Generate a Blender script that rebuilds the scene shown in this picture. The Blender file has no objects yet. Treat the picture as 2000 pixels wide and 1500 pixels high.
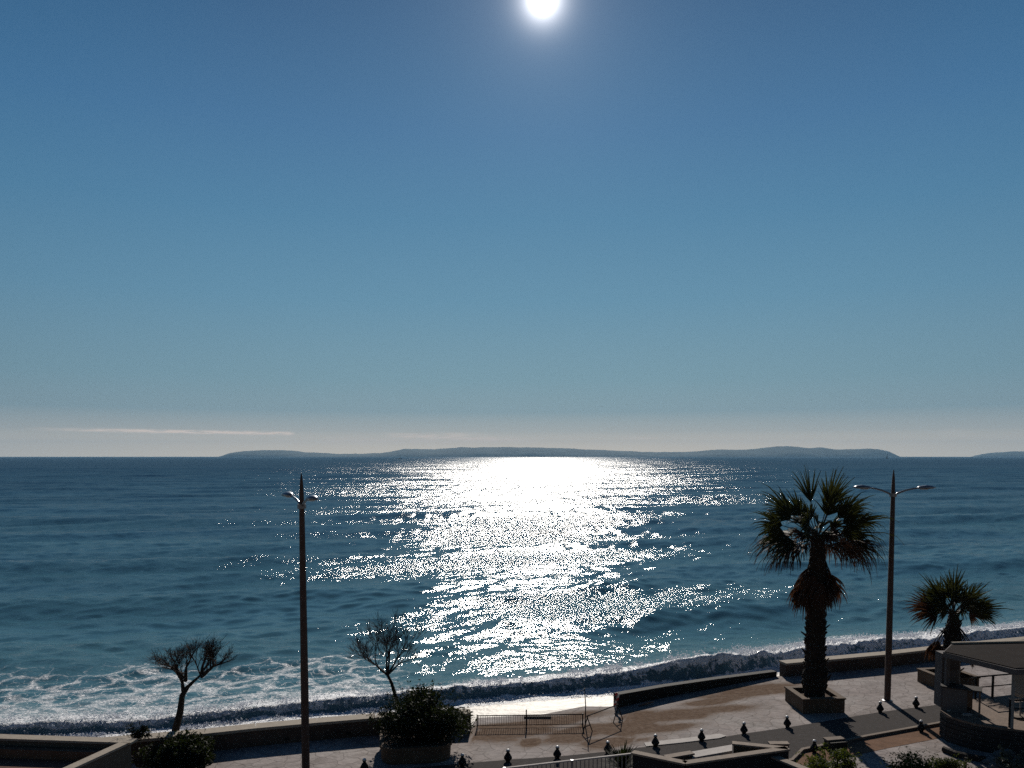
import bpy, math, random
import numpy as np
from mathutils import Vector, Matrix
random.seed(7); rng = np.random.default_rng(11)
S = bpy.context.scene; C = S.collection; R = math.radians

# ---------------------------------------------------------------- camera
CH, FPX, PIT, PPY = 9.5, 1550.0, R(3.32), 981.0      # eye height, focal length and principal point in photo pixels
cam = bpy.data.cameras.new('camera'); co = bpy.data.objects.new('camera', cam); C.objects.link(co); S.camera = co
cam.sensor_width = 36; cam.lens = FPX / 2000 * 36; cam.shift_y = (PPY - 750) / 2000
cam.clip_start = .1; cam.clip_end = 60000
co.location = (0, 0, CH); co.rotation_euler = (R(90) - PIT, 0, 0)

def ray(u, v):
    a = (u - 1000) / FPX; b = -(v - PPY) / FPX
    return Vector((a, math.cos(PIT) + b * math.sin(PIT), -math.sin(PIT) + b * math.cos(PIT)))
def P(u, v, z=0.0):                                   # ground point seen at a photo pixel, on the level z
    d = ray(u, v); t = (z - CH) / d.z
    return Vector((d.x * t, d.y * t, z))
def PD(u, v, y):                                      # point seen at a pixel, at distance y
    d = ray(u, v); t = y / d.y
    return Vector((d.x * t, y, CH + d.z * t))

# ---------------------------------------------------------------- sun and sky
sd = ray(1060, -2).normalized()
SEL = math.asin(sd.z); SAZ = math.atan2(sd.x, sd.y)
sl = bpy.data.lights.new('sun', 'SUN'); sl.energy = 4.2; sl.angle = R(.53); sl.color = (1, .93, .84)
so = bpy.data.objects.new('sun', sl); C.objects.link(so); so.location = (0, 0, 60)
so.rotation_euler = (-sd).to_track_quat('-Z', 'Y').to_euler()
S.view_settings.view_transform = 'Standard'; S.view_settings.look = 'None'
S.view_settings.exposure = 0; S.view_settings.gamma = 1
S.cycles.use_denoising = False
S.cycles.max_bounces = 6; S.cycles.diffuse_bounces = 2; S.cycles.glossy_bounces = 3; S.cycles.transparent_max_bounces = 8
S.cycles.volume_bounces = 0; S.cycles.sample_clamp_indirect = .3; S.cycles.sample_clamp_direct = 60.0
S.cycles.caustics_reflective = False; S.cycles.caustics_refractive = False

def nd(nt, t, **k):
    n = nt.nodes.new(t)
    for a, b in k.items():
        if a.startswith('i_'):
            n.inputs[a[2:].replace('_', ' ')].default_value = b
        else: setattr(n, a, b)
    return n
def mth(nt, op, a, b=None, clamp=False):
    n = nt.nodes.new('ShaderNodeMath'); n.operation = op; n.use_clamp = clamp
    for i, x in enumerate((a, b)):
        if x is None: continue
        if isinstance(x, (int, float)): n.inputs[i].default_value = x
        else: nt.links.new(x, n.inputs[i])
    return n.outputs[0]
def ramp(nt, fac, stops, interp='LINEAR'):
    n = nt.nodes.new('ShaderNodeValToRGB'); cr = n.color_ramp; cr.interpolation = interp
    while len(cr.elements) < len(stops): cr.elements.new(.5)
    for e, (p, c) in zip(cr.elements, stops):
        e.position = p; e.color = (*c, 1) if len(c) == 3 else c
    if fac is not None: nt.links.new(fac, n.inputs[0])
    return n.outputs[0]
def mixc(nt, f, a, b, mode='MIX'):
    n = nt.nodes.new('ShaderNodeMix'); n.data_type = 'RGBA'; n.blend_type = mode
    for k, x in ((0, f), (6, a), (7, b)):
        if isinstance(x, (int, float)): n.inputs[k].default_value = x
        elif isinstance(x, tuple): n.inputs[k].default_value = (*x, 1)
        else: nt.links.new(x, n.inputs[k])
    return n.outputs[2]

def s2l(r, g, b):
    f = lambda c: (c / 255 / 12.92) if c / 255 <= .04045 else ((c / 255 + .055) / 1.055) ** 2.4
    return (f(r), f(g), f(b))

W = bpy.data.worlds.new('World'); S.world = W; W.use_nodes = True; nt = W.node_tree
bg = nt.nodes['Background']; L = nt.links.new
tc = nd(nt, 'ShaderNodeTexCoord'); sep = nd(nt, 'ShaderNodeSeparateXYZ'); L(tc.outputs['Generated'], sep.inputs[0])
zc = mth(nt, 'MAXIMUM', sep.outputs[2], .001)
cmb = nd(nt, 'ShaderNodeCombineXYZ'); L(sep.outputs[0], cmb.inputs[0]); L(sep.outputs[1], cmb.inputs[1]); L(zc, cmb.inputs[2])
sky = nd(nt, 'ShaderNodeTexSky', sky_type='NISHITA', sun_disc=False, sun_elevation=SEL, sun_rotation=SAZ,
         altitude=0, air_density=1.0, dust_density=.3, ozone_density=1.5)
L(cmb.outputs[0], sky.inputs[0])
# clear winter air: the sky's own colour by height above the horizon
elev = mth(nt, 'DIVIDE', mth(nt, 'ARCSINE', zc), R(90))
grad = ramp(nt, elev, [(0, s2l(255, 232, 200)), (.009, s2l(240, 220, 192)), (.02, s2l(180, 181, 174)), (.035, s2l(134, 158, 166)), (.06, s2l(117, 152, 166)),
                       (.12, s2l(92, 139, 166)), (.18, s2l(72, 124, 159)), (.24, s2l(58, 108, 150)), (.33, s2l(38, 84, 126)), (.6, s2l(28, 56, 92)), (1, s2l(20, 40, 70))])
dt = nd(nt, 'ShaderNodeVectorMath', operation='DOT_PRODUCT'); L(tc.outputs['Generated'], dt.inputs[0]); dt.inputs[1].default_value = sd
ang = mth(nt, 'MULTIPLY', mth(nt, 'ARCCOSINE', mth(nt, 'MINIMUM', dt.outputs['Value'], 1.0)), 180 / math.pi)   # degrees from the sun
# darker away from the sun
dark = ramp(nt, mth(nt, 'DIVIDE', ang, 180.0), [(0, (1.2, 1.14, 1.08)), (.08, (1.08, 1.05, 1.03)), (.14, (1, 1, 1)), (.19, (.9, .92, .94)), (.3, (.66, .7, .75)), (.5, (.34, .34, .36)), (1, (.26, .26, .27))])
base = mixc(nt, 1.0, grad, dark, 'MULTIPLY')
sc = nd(nt, 'ShaderNodeVectorMath', operation='SCALE'); L(sky.outputs[0], sc.inputs[0]); sc.inputs['Scale'].default_value = .004
nis = nd(nt, 'ShaderNodeVectorMath', operation='MINIMUM'); L(sc.outputs[0], nis.inputs[0]); nis.inputs[1].default_value = (.015, .015, .015)
tot = mixc(nt, 1.0, base, nis.outputs[0], 'ADD')
# aureole round the sun
def gaussd(w, amp):
    q = mth(nt, 'DIVIDE', ang, w); q = mth(nt, 'MULTIPLY', mth(nt, 'MULTIPLY', q, q), -1.0)
    return mth(nt, 'MULTIPLY', mth(nt, 'EXPONENT', q), amp)
def expd(w, amp):
    return mth(nt, 'MULTIPLY', mth(nt, 'EXPONENT', mth(nt, 'DIVIDE', ang, -w)), amp)
aur = mth(nt, 'ADD', mth(nt, 'ADD', expd(.5, 6.0), expd(2.6, .17)), expd(12.0, .04))
ac = nd(nt, 'ShaderNodeVectorMath', operation='SCALE'); ac.inputs[0].default_value = (1, .98, 1.0); L(aur, ac.inputs['Scale'])
tot = mixc(nt, 1.0, tot, ac.outputs[0], 'ADD')
# thin cloud streaks low over the horizon
az = mth(nt, 'MULTIPLY', mth(nt, 'ARCTAN2', sep.outputs[0], sep.outputs[1]), 180 / math.pi)
el = mth(nt, 'MULTIPLY', mth(nt, 'ARCSINE', sep.outputs[2]), 180 / math.pi)
cv = nd(nt, 'ShaderNodeCombineXYZ'); L(mth(nt, 'MULTIPLY', az, .9), cv.inputs[0]); L(mth(nt, 'MULTIPLY', el, 9.0), cv.inputs[1])
cn = nd(nt, 'ShaderNodeTexNoise'); cn.inputs['Scale'].default_value = 1.0; cn.inputs['Detail'].default_value = 5; L(cv.outputs[0], cn.inputs[0])
cnf = ramp(nt, cn.outputs[0], [(.36, (.25,) * 3), (.58, (1.0,) * 3)])
def px2ae(u, v):
    d = ray(u, v).normalized(); return math.degrees(math.atan2(d.x, d.y)), math.degrees(math.asin(d.z))
def streak(u0, v0, u1, v1, th, amp, soft):
    a0, e0 = px2ae(u0, v0); a1, e1 = px2ae(u1, v1); thd = th / 27.0
    line = mth(nt, 'ADD', mth(nt, 'MULTIPLY', mth(nt, 'SUBTRACT', az, a0), (e1 - e0) / (a1 - a0)), e0)
    q = mth(nt, 'DIVIDE', mth(nt, 'SUBTRACT', el, line), thd)
    g = mth(nt, 'EXPONENT', mth(nt, 'MULTIPLY', mth(nt, 'MULTIPLY', q, q), -1.0))
    i0 = mth(nt, 'DIVIDE', mth(nt, 'SUBTRACT', az, a0), soft[0], True); i1 = mth(nt, 'DIVIDE', mth(nt, 'SUBTRACT', a1, az), soft[1], True)
    m = mth(nt, 'MULTIPLY', mth(nt, 'MULTIPLY', g, i0), i1)
    return mth(nt, 'MULTIPLY', m, amp)
cl = streak(40, 837, 578, 847, 2.8, 1.3, (7, .5))
for a in ((740, 849, 1060, 862, 4.5, .7, (2, 3)), (600, 861, 1000, 864, 4.5, .35, (2, 3)), (830, 847, 960, 849, 3, .5, (2, 2)), (1205, 856, 1290, 856, 2, .45, (1.5, 1)),
          (1830, 842, 1910, 850, 7, .16, (1, 1)), (60, 852, 1990, 868, 14, .12, (9, 9))):
    cl = mth(nt, 'ADD', cl, streak(*a))
clm = mth(nt, 'MULTIPLY', cl, cnf, True)
tot = mixc(nt, clm, tot, s2l(236, 216, 200))
L(tot, bg.inputs[0]); bg.inputs[1].default_value = 1.0

# ---------------------------------------------------------------- helpers
def tag(o, label=None, cat=None, group=None, kind=None):
    if label: o['label'] = label
    if cat: o['category'] = cat
    if group: o['group'] = group
    if kind: o['kind'] = kind
    return o
def thing(name, label, cat, loc=(0, 0, 0), rz=0, group=None):
    o = bpy.data.objects.new(name, None); C.objects.link(o); o.location = loc; o.rotation_euler = (0, 0, rz)
    o.empty_display_size = .3
    return tag(o, label, cat, group)
class MB:
    def __init__(s): s.v = []; s.f = []
    def add(s, vs, fs):
        n = len(s.v); s.v += [tuple(x) for x in vs]; s.f += [tuple(i + n for i in f) for f in fs]
    def box(s, x0, x1, y0, y1, z0, z1, M=None):
        vs = [Vector((x, y, z)) for z in (z0, z1) for y in (y0, y1) for x in (x0, x1)]
        if M is not None: vs = [M @ q for q in vs]
        s.add(vs, [(0, 2, 3, 1), (4, 5, 7, 6), (0, 1, 5, 4), (2, 6, 7, 3), (0, 4, 6, 2), (1, 3, 7, 5)])
    def bar(s, a, b, w, h, up=Vector((0, 0, 1))):      # box from a to b, top centred on the line
        a, b = Vector(a), Vector(b); d = (b - a); l = d.length; d.normalize(); r = d.cross(up).normalized(); u = r.cross(d)
        vs = []
        for q in (a, b):
            for i, j in ((-1, -1), (1, -1), (1, 1), (-1, 1)): vs.append(q + r * (i * w / 2) + u * (j * h / 2))
        s.add(vs, [(0, 1, 2, 3), (7, 6, 5, 4), (0, 4, 5, 1), (1, 5, 6, 2), (2, 6, 7, 3), (3, 7, 4, 0)])
    def tube(s, pts, rad, n=8, cap=True):
        pts = [Vector(p) for p in pts]; rad = rad if isinstance(rad, (list, tuple)) else [rad] * len(pts)
        vs = []; prev = None
        for i, p in enumerate(pts):
            t = (pts[min(i + 1, len(pts) - 1)] - pts[max(i - 1, 0)]).normalized()
            if prev is None:
                a = Vector((1, 0, 0)) if abs(t.x) < .8 else Vector((0, 1, 0)); r = t.cross(a).normalized()
            else: r = (prev - t * prev.dot(t)).normalized()
            prev = r; b = t.cross(r)
            for k in range(n):
                an = 2 * math.pi * k / n; vs.append(p + (r * math.cos(an) + b * math.sin(an)) * rad[i])
        fs = [(i * n + k, i * n + (k + 1) % n, (i + 1) * n + (k + 1) % n, (i + 1) * n + k) for i in range(len(pts) - 1) for k in range(n)]
        if cap: fs += [tuple(range(n))[::-1], tuple((len(pts) - 1) * n + k for k in range(n))]
        s.add(vs, fs)
    def lathe(s, prof, n=20, c=(0, 0, 0)):
        vs = [(c[0] + r * math.cos(2 * math.pi * k / n), c[1] + r * math.sin(2 * math.pi * k / n), c[2] + z) for r, z in prof for k in range(n)]
        fs = [(i * n + k, i * n + (k + 1) % n, (i + 1) * n + (k + 1) % n, (i + 1) * n + k) for i in range(len(prof) - 1) for k in range(n)]
        fs += [tuple(range(n))[::-1], tuple((len(prof) - 1) * n + k for k in range(n))]
        s.add(vs, fs)
    def prism(s, poly, z0, z1):                         # extrude an xy polygon
        n = len(poly); vs = [(p[0], p[1], z0) for p in poly] + [(p[0], p[1], z1) for p in poly]
        s.add(vs, [tuple(range(n))[::-1], tuple(range(n, 2 * n))] + [(i, (i + 1) % n, n + (i + 1) % n, n + i) for i in range(n)])
    def build(s, name, mat, parent=None, smooth=False, bevel=0):
        me = bpy.data.meshes.new(name); me.from_pydata(s.v, [], s.f); me.update()
        o = bpy.data.objects.new(name, me); C.objects.link(o); me.materials.append(mat)
        if smooth: me.polygons.foreach_set('use_smooth', [True] * len(me.polygons))
        if parent is not None: o.parent = parent
        if bevel:
            m = o.modifiers.new('bevel', 'BEVEL'); m.width = bevel; m.segments = 2; m.limit_method = 'ANGLE'
        return o
def grid_mesh(name, X, Y, Z, mat, attrs=None, smooth=True):
    r, c = X.shape; me = bpy.data.meshes.new(name)
    me.vertices.add(r * c); me.vertices.foreach_set('co', np.stack([X, Y, Z], -1).astype(np.float32).ravel())
    i = np.arange(r * c).reshape(r, c); q = np.stack([i[:-1, :-1], i[:-1, 1:], i[1:, 1:], i[1:, :-1]], -1).reshape(-1, 4)
    me.loops.add(q.size); me.loops.foreach_set('vertex_index', q.ravel().astype(np.int32))
    me.polygons.add(len(q)); me.polygons.foreach_set('loop_start', np.arange(0, q.size, 4, dtype=np.int32)); me.polygons.foreach_set('loop_total', np.full(len(q), 4, np.int32))
    me.update(calc_edges=True)
    if smooth: me.polygons.foreach_set('use_smooth', np.ones(len(q), bool))
    for k, a in (attrs or {}).items():
        at = me.attributes.new(k, 'FLOAT', 'POINT'); at.data.foreach_set('value', a.astype(np.float32).ravel())
    o = bpy.data.objects.new(name, me); C.objects.link(o); me.materials.append(mat); return o
def copy_tree(o, parent=None):
    c = o.copy(); C.objects.link(c)
    if parent is not None: c.parent = parent
    for ch in list(o.children): copy_tree(ch, c)
    return c

# value noise in numpy
def vnoise(x, y, seed=0):
    xi = np.floor(x).astype(np.int64); yi = np.floor(y).astype(np.int64); fx = x - xi; fy = y - yi
    fx = fx * fx * (3 - 2 * fx); fy = fy * fy * (3 - 2 * fy)
    def h(a, b):
        n = (a * 374761393 + b * 668265263 + seed * 974711) & 0xffffffff
        n = ((n ^ (n >> 13)) * 1274126177) & 0xffffffff
        return ((n ^ (n >> 16)) & 0xffff) / 65535.0
    return (h(xi, yi) * (1 - fx) + h(xi + 1, yi) * fx) * (1 - fy) + (h(xi, yi + 1) * (1 - fx) + h(xi + 1, yi + 1) * fx) * fy
def fbm(x, y, o=4, seed=0):
    s = 0; a = .5; t = 0
    for k in range(o): s = s + a * vnoise(x * 2 ** k, y * 2 ** k, seed + k * 17); t += a; a *= .5
    return s / t
def sstep(a, b, x):
    t = np.clip((x - a) / (b - a), 0, 1); return t * t * (3 - 2 * t)

# ---------------------------------------------------------------- materials
def mat(name, col, rough=.8, var=.25, scale=3.0, spec=.3, bump=0.0, bscale=20.0, metal=0.0, stain=None, coat=0, translucent=None):
    m = bpy.data.materials.new(name); m.use_nodes = True; nt = m.node_tree; b = nt.nodes['Principled BSDF']
    tc = nd(nt, 'ShaderNodeTexCoord')
    n = nd(nt, 'ShaderNodeTexNoise'); n.inputs['Scale'].default_value = scale; n.inputs['Detail'].default_value = 6; n.inputs['Roughness'].default_value = .65
    nt.links.new(tc.outputs['Object'], n.inputs[0])
    lo = tuple(c * (1 - var) for c in col); hi = tuple(min(1, c * (1 + var)) for c in col)
    c = ramp(nt, n.outputs[0], [(.3, lo), (.7, hi)])
    if stain:
        n2 = nd(nt, 'ShaderNodeTexNoise'); n2.inputs['Scale'].default_value = stain[1]; n2.inputs['Detail'].default_value = 5
        nt.links.new(tc.outputs['Object'], n2.inputs[0]); f = ramp(nt, n2.outputs[0], [(.5, (0,) * 3), (.65, (stain[2],) * 3)])
        c = mixc(nt, f, c, stain[0])
    nt.links.new(c, b.inputs['Base Color']); b.inputs['Roughness'].default_value = rough; b.inputs['Specular IOR Level'].default_value = spec
    b.inputs['Metallic'].default_value = metal
    if coat: b.inputs['Coat Weight'].default_value = coat
    if bump:
        n3 = nd(nt, 'ShaderNodeTexNoise'); n3.inputs['Scale'].default_value = bscale; n3.inputs['Detail'].default_value = 4
        nt.links.new(tc.outputs['Object'], n3.inputs[0]); bp = nd(nt, 'ShaderNodeBump'); bp.inputs['Strength'].default_value = bump; bp.inputs['Distance'].default_value = .03
        nt.links.new(n3.outputs[0], bp.inputs['Height']); nt.links.new(bp.outputs[0], b.inputs['Normal'])
    if translucent:
        tr = nd(nt, 'ShaderNodeBsdfTranslucent'); tr.inputs[0].default_value = (*translucent, 1); mx = nd(nt, 'ShaderNodeMixShader'); mx.inputs[0].default_value = .28
        nt.links.new(b.outputs[0], mx.inputs[1]); nt.links.new(tr.outputs[0], mx.inputs[2]); nt.links.new(mx.outputs[0], nt.nodes['Material Output'].inputs[0])
    return m
M = dict(
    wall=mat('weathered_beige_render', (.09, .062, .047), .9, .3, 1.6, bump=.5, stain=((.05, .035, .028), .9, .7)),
    darkwall=mat('dark_stone', (.02, .018, .015), .8, .4, 2.5, bump=.6),  # near-black mottled stone
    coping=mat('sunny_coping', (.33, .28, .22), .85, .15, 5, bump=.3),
    asphalt=mat('asphalt', (.062, .055, .052), .95, .2, 6, spec=.08, bump=.4, bscale=60),
    kerb=mat('kerb_stone', (.17, .13, .1), .85, .2, 4, bump=.3),
    whitestone=mat('white_stone', (.42, .38, .35), .8, .15, 3, bump=.3),
    orange=mat('red_sand_paving', (.17, .1, .065), .95, .3, 2.2, spec=.08, bump=.4),
    ground=mat('earth_paving', (.16, .132, .122), .95, .2, 1.5, spec=.1, bump=.4),
    sand=None,
    terracotta=mat('planter_concrete', (.12, .08, .05), .85, .2, 3, bump=.4, stain=((.08, .05, .035), 2.0, .6)),
    soil=mat('soil', (.06, .035, .02), .95, .4, 8, bump=.8),
    post=mat('aged_wood_post', (.085, .05, .038), .75, .25, 6, spec=.35, bump=.3),
    steel=mat('painted_steel', (.2, .2, .21), .35, .15, 10, spec=.6, metal=.6),
    lampgrey=mat('lamp_aluminium', (.22, .23, .25), .3, .1, 8, spec=.6, metal=.7),
    black=mat('black_cast_iron', (.008, .008, .009), .6, .2, 10, spec=.2),
    cap=mat('white_bollard_cap', (.75, .74, .72), .35, .08, 10, spec=.5),
    bark=mat('tamarisk_bark', (.03, .024, .02), .9, .35, 12, bump=.8),
    twig=mat('twigs', (.05, .036, .032), .9, .3, 5),
    palmbark=mat('palm_bark', (.028, .02, .014), .95, .45, 9, bump=1.0, bscale=14),
    frond=mat('palm_leaf', (.032, .036, .013), .6, .35, 3, spec=.1, translucent=(.035, .038, .009)),
    deadfrond=mat('dead_palm_leaf', (.065, .033, .02), .75, .4, 4, spec=.2, translucent=(.06, .026, .012)),
    petiole=mat('palm_petiole', (.05, .042, .026), .5, .2, 5, spec=.2),
    bush=mat('dark_shrub_leaf', (.02, .024, .011), .65, .45, 3, spec=.12, translucent=(.02, .028, .005)),
    hedge=mat('hedge_leaf', (.045, .055, .016), .65, .45, 2.5, spec=.15, translucent=(.11, .14, .015)),
    greyleaf=mat('grey_leaf', (.07, .085, .07), .6, .3, 3, spec=.3, translucent=(.03, .04, .02)),
    white=mat('chalk_white_paint', (.25, .235, .22), .7, .1, 3, bump=.1),
    greypanel=mat('grey_panel', (.12, .105, .1), .8, .15, 2.5),
    roof=mat('roof_felt', (.026, .021, .019), .95, .25, 2.0, spec=.05, bump=.4),
    cloth=mat('canvas', (.4, .37, .34), .9, .1, 4, translucent=(.4, .36, .32)),
    deck=mat('timber_deck', (.17, .12, .09), .8, .25, 5, bump=.3),
    plank=mat('grey_planks', (.042, .036, .034), .85, .3, 4, bump=.5),
    screen=mat('black_screen', (.012, .012, .014), .25, .1, 3, spec=.6),
    redtape=mat('red_tape', (.5, .03, .03), .4, .1, 5, translucent=(.4, .03, .03)),
    whitetape=mat('white_tape', (.7, .7, .7), .4, .1, 5, translucent=(.5, .5, .5)),
    floor=mat('terracotta_floor', (.12, .055, .04), .85, .2, 4, bump=.3),
    rock=mat('pale_rock', (.16, .155, .15), .9, .3, 3, bump=.8, bscale=8),
    island=mat('island_scrub', (.08, .1, .095), .95, .6, .004, spec=.05),
    hull=mat('boat_hull', (.05, .055, .07), .5, .1, 1, spec=.3),
    sail=mat('sail_cloth', (.25, .25, .26), .8, .05, 1),
)

# ---------------------------------------------------------------- shore lines (world x -> world y)
def curve_from(pts, z):
    q = sorted([tuple(P(u, v, z))[:2] for u, v in pts])
    xs = np.array([a for a, b in q]); ys = np.array([b for a, b in q])
    return xs, ys
def ext(xs, ys, sl, sr):
    xs = np.concatenate([[xs[0] - 400], xs, [xs[-1] + 400]]); ys = np.concatenate([[ys[0] - 400 * sl], ys, [ys[-1] + 400 * sr]]); return xs, ys
WX, WY = ext(*curve_from([(400, 1469), (500, 1457), (735, 1436), (920, 1427), (1208, 1382), (1517, 1322), (1533, 1322), (1820, 1292)], 0), .2, .3)
def wall_y(x): return np.interp(x, WX, WY)
ZS = -.9                                              # sea level
PX_, PY_ = ext(*curve_from([(400, 1469), (500, 1457), (735, 1436), (919, 1427), (928, 1404), (1060, 1397), (1140, 1381), (1206, 1376), (1208, 1382), (1517, 1322), (1533, 1322), (1820, 1292)], 0), .2, .3)
def prom_y(x): return np.interp(x, PX_, PY_)
base_pts = [(0, 1440), (250, 1430), (500, 1402), (750, 1383), (900, 1369), (1100, 1352), (1200, 1345), (1300, 1335), (1400, 1323), (1500, 1307), (1620, 1284), (1830, 1262), (2000, 1246), (2300, 1215)]
BX, BY = curve_from(base_pts, -.82)
hx = BX.copy(); hv = np.array([.36, .34, .34, .42, .52, .62, .75, .88, .88, .78, .62, .5, .5, .5])
BX, BY = ext(BX, BY, .1, .33)
def base_y(x):
    k = np.linspace(-1.2, 1.2, 7)
    return sum(np.interp(x + d, BX, BY) for d in k) / len(k)

# ---------------------------------------------------------------- sea
def foam_tex(nt, pos):
    # warped network of foam: returns (network, fine)
    wn = nd(nt, 'ShaderNodeTexNoise'); wn.inputs['Scale'].default_value = .8; wn.inputs['Detail'].default_value = 5; nt.links.new(pos, wn.inputs[0])
    ws = nd(nt, 'ShaderNodeVectorMath', operation='SCALE'); ws.inputs['Scale'].default_value = 1.9; nt.links.new(wn.outputs['Color'], ws.inputs[0])
    wa = nd(nt, 'ShaderNodeVectorMath', operation='ADD'); nt.links.new(pos, wa.inputs[0]); nt.links.new(ws.outputs[0], wa.inputs[1])
    out = []
    for sc in (.62, 1.9):
        v = nd(nt, 'ShaderNodeTexVoronoi', feature='DISTANCE_TO_EDGE', voronoi_dimensions='2D'); v.inputs['Scale'].default_value = sc; nt.links.new(wa.outputs[0], v.inputs[0]); out.append(v.outputs['Distance'])
    return out
def sea_material():
    m = bpy.data.materials.new('sea_water'); m.use_nodes = True; nt = m.node_tree; L = nt.links.new
    for n in list(nt.nodes):
        if n.type == 'BSDF_PRINCIPLED': nt.nodes.remove(n)
    out = nt.nodes['Material Output']; geo = nd(nt, 'ShaderNodeNewGeometry'); pos = geo.outputs['Position']
    at = lambda k: nd(nt, 'ShaderNodeAttribute', attribute_name=k).outputs['Fac']
    off = at('offshore')                               # metres seaward, log scaled 0..1
    # bump from wind ripples, three scales
    def noi(sx, sy, det, rg=.55, seed=0.0):
        mp = nd(nt, 'ShaderNodeMapping'); mp.inputs['Scale'].default_value = (sx, sy, 1); mp.inputs['Location'].default_value = (seed, seed, seed); mp.inputs['Rotation'].default_value = (0, 0, R(-14)); L(pos, mp.inputs[0])
        n = nd(nt, 'ShaderNodeTexNoise', noise_dimensions='2D'); n.inputs['Scale'].default_value = 1; n.inputs['Detail'].default_value = det; n.inputs['Roughness'].default_value = rg
        L(mp.outputs[0], n.inputs[0]); return n.outputs[0]
    h = mth(nt, 'MULTIPLY', noi(.9, 1.4, 2), .22)
    h = mth(nt, 'ADD', h, mth(nt, 'MULTIPLY', noi(4.6, 5.4, 2, .6, 5.0), .17))
    h = mth(nt, 'ADD', h, mth(nt, 'MULTIPLY', noi(.22, .5, 2, .5, 9.0), .55))
    far1 = ramp(nt, off, [(.42, (0,) * 3), (.62, (1,) * 3), (.85, (.8,) * 3), (1, (.4,) * 3)]); far2 = ramp(nt, off, [(.7, (0,) * 3), (.9, (1,) * 3)])
    h = mth(nt, 'ADD', h, mth(nt, 'MULTIPLY', mth(nt, 'MULTIPLY', noi(1.3, .16, 2, .6, 1.0), .2), far1))
    h = mth(nt, 'ADD', h, mth(nt, 'MULTIPLY', mth(nt, 'MULTIPLY', noi(.42, .03, 2, .6, 6.0), .5), far2))
    bp = nd(nt, 'ShaderNodeBump'); bp.inputs['Distance'].default_value = 1.0; L(h, bp.inputs['Height'])
    L(at('ripple'), bp.inputs['Strength'])
    # body colour: teal over the sand, blue over depth
    patch = noi(.02, .07, 3, .5, 3.0)
    oc = mth(nt, 'ADD', off, mth(nt, 'MULTIPLY', mth(nt, 'SUBTRACT', patch, .5), .35))
    body = ramp(nt, oc, [(0, (.085, .155, .178)), (.2, (.064, .15, .178)), (.45, (.045, .125, .17)), (.7, (.025, .078, .125)), (1, (.007, .028, .06))])
    body = mixc(nt, mth(nt, 'MULTIPLY', at('wash'), 2.6, True), body, (.3, .26, .21))
    dif = nd(nt, 'ShaderNodeBsdfDiffuse'); L(body, dif.inputs[0])
    gl = nd(nt, 'ShaderNodeBsdfGlossy', distribution='BECKMANN'); gl.inputs[0].default_value = (1, 1, 1, 1)
    L(mth(nt, 'ADD', ramp(nt, off, [(0, (.13,) * 3), (.4, (.13,) * 3), (.65, (.18,) * 3), (1, (.34,) * 3)]), at('wash')), gl.inputs['Roughness']); L(bp.outputs[0], gl.inputs['Normal'])
    fr = nd(nt, 'ShaderNodeFresnel'); fr.inputs[0].default_value = 1.33; L(bp.outputs[0], fr.inputs['Normal'])
    ff = mth(nt, 'MULTIPLY', mth(nt, 'SUBTRACT', 1.0, mth(nt, 'MULTIPLY', at('wash'), 1.9)), 1.0)
    ff = mth(nt, 'MULTIPLY', ff, mth(nt, 'MINIMUM', mth(nt, 'ADD', mth(nt, 'MULTIPLY', fr.outputs[0], .75), .02), ramp(nt, off, [(0, (.4,) * 3), (.5, (.32,) * 3), (1, (.2,) * 3)])))
    w = nd(nt, 'ShaderNodeMixShader'); L(ff, w.inputs[0]); L(dif.outputs[0], w.inputs[1]); L(gl.outputs[0], w.inputs[2])
    # foam
    net, net2 = foam_tex(nt, pos)
    foam = at('foam')
    fine = noi(7, 9, 4, .7, 2.0)
    wid = mth(nt, 'MULTIPLY', foam, .34)
    a = mth(nt, 'DIVIDE', mth(nt, 'SUBTRACT', wid, net), .1, True)
    b = mth(nt, 'MULTIPLY', mth(nt, 'DIVIDE', mth(nt, 'SUBTRACT', mth(nt, 'MULTIPLY', foam, .13), net2), .05, True), .75)
    dens = mth(nt, 'MAXIMUM', a, b)
    solid = mth(nt, 'DIVIDE', mth(nt, 'SUBTRACT', mth(nt, 'MULTIPLY', foam, 1.35), .8), .35, True)
    dens = mth(nt, 'MAXIMUM', dens, solid)
    # churned water: torn white patches instead of a network
    c3 = nd(nt, 'ShaderNodeMapping'); c3.inputs['Scale'].default_value = (5.5, 6.5, 3.2); L(pos, c3.inputs[0])
    cn_ = nd(nt, 'ShaderNodeTexNoise'); cn_.inputs['Scale'].default_value = 1; cn_.inputs['Detail'].default_value = 5; cn_.inputs['Roughness'].default_value = .72; L(c3.outputs[0], cn_.inputs[0])
    ch = at('churn'); cd = mth(nt, 'DIVIDE', mth(nt, 'SUBTRACT', mth(nt, 'ADD', mth(nt, 'MULTIPLY', ch, .6), mth(nt, 'MULTIPLY', mth(nt, 'SUBTRACT', cn_.outputs[0], .5), 1.8)), .28), .16, True)
    cd = mth(nt, 'MULTIPLY', cd, mth(nt, 'GREATER_THAN', ch, .03))
    brk = mth(nt, 'MULTIPLY', ramp(nt, fine, [(.35, (.15,) * 3), (.58, (1,) * 3)]), ramp(nt, noi(1.3, 2.4, 4, .65, 7.0), [(.35, (.25,) * 3), (.55, (1,) * 3)]))
    dens = mth(nt, 'MULTIPLY', mth(nt, 'MULTIPLY', dens, brk), mth(nt, 'GREATER_THAN', foam, .02))
    dens = mth(nt, 'MAXIMUM', dens, cd)
    fb = nd(nt, 'ShaderNodeBump'); fb.inputs['Distance'].default_value = .12; fb.inputs['Strength'].default_value = .9
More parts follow.
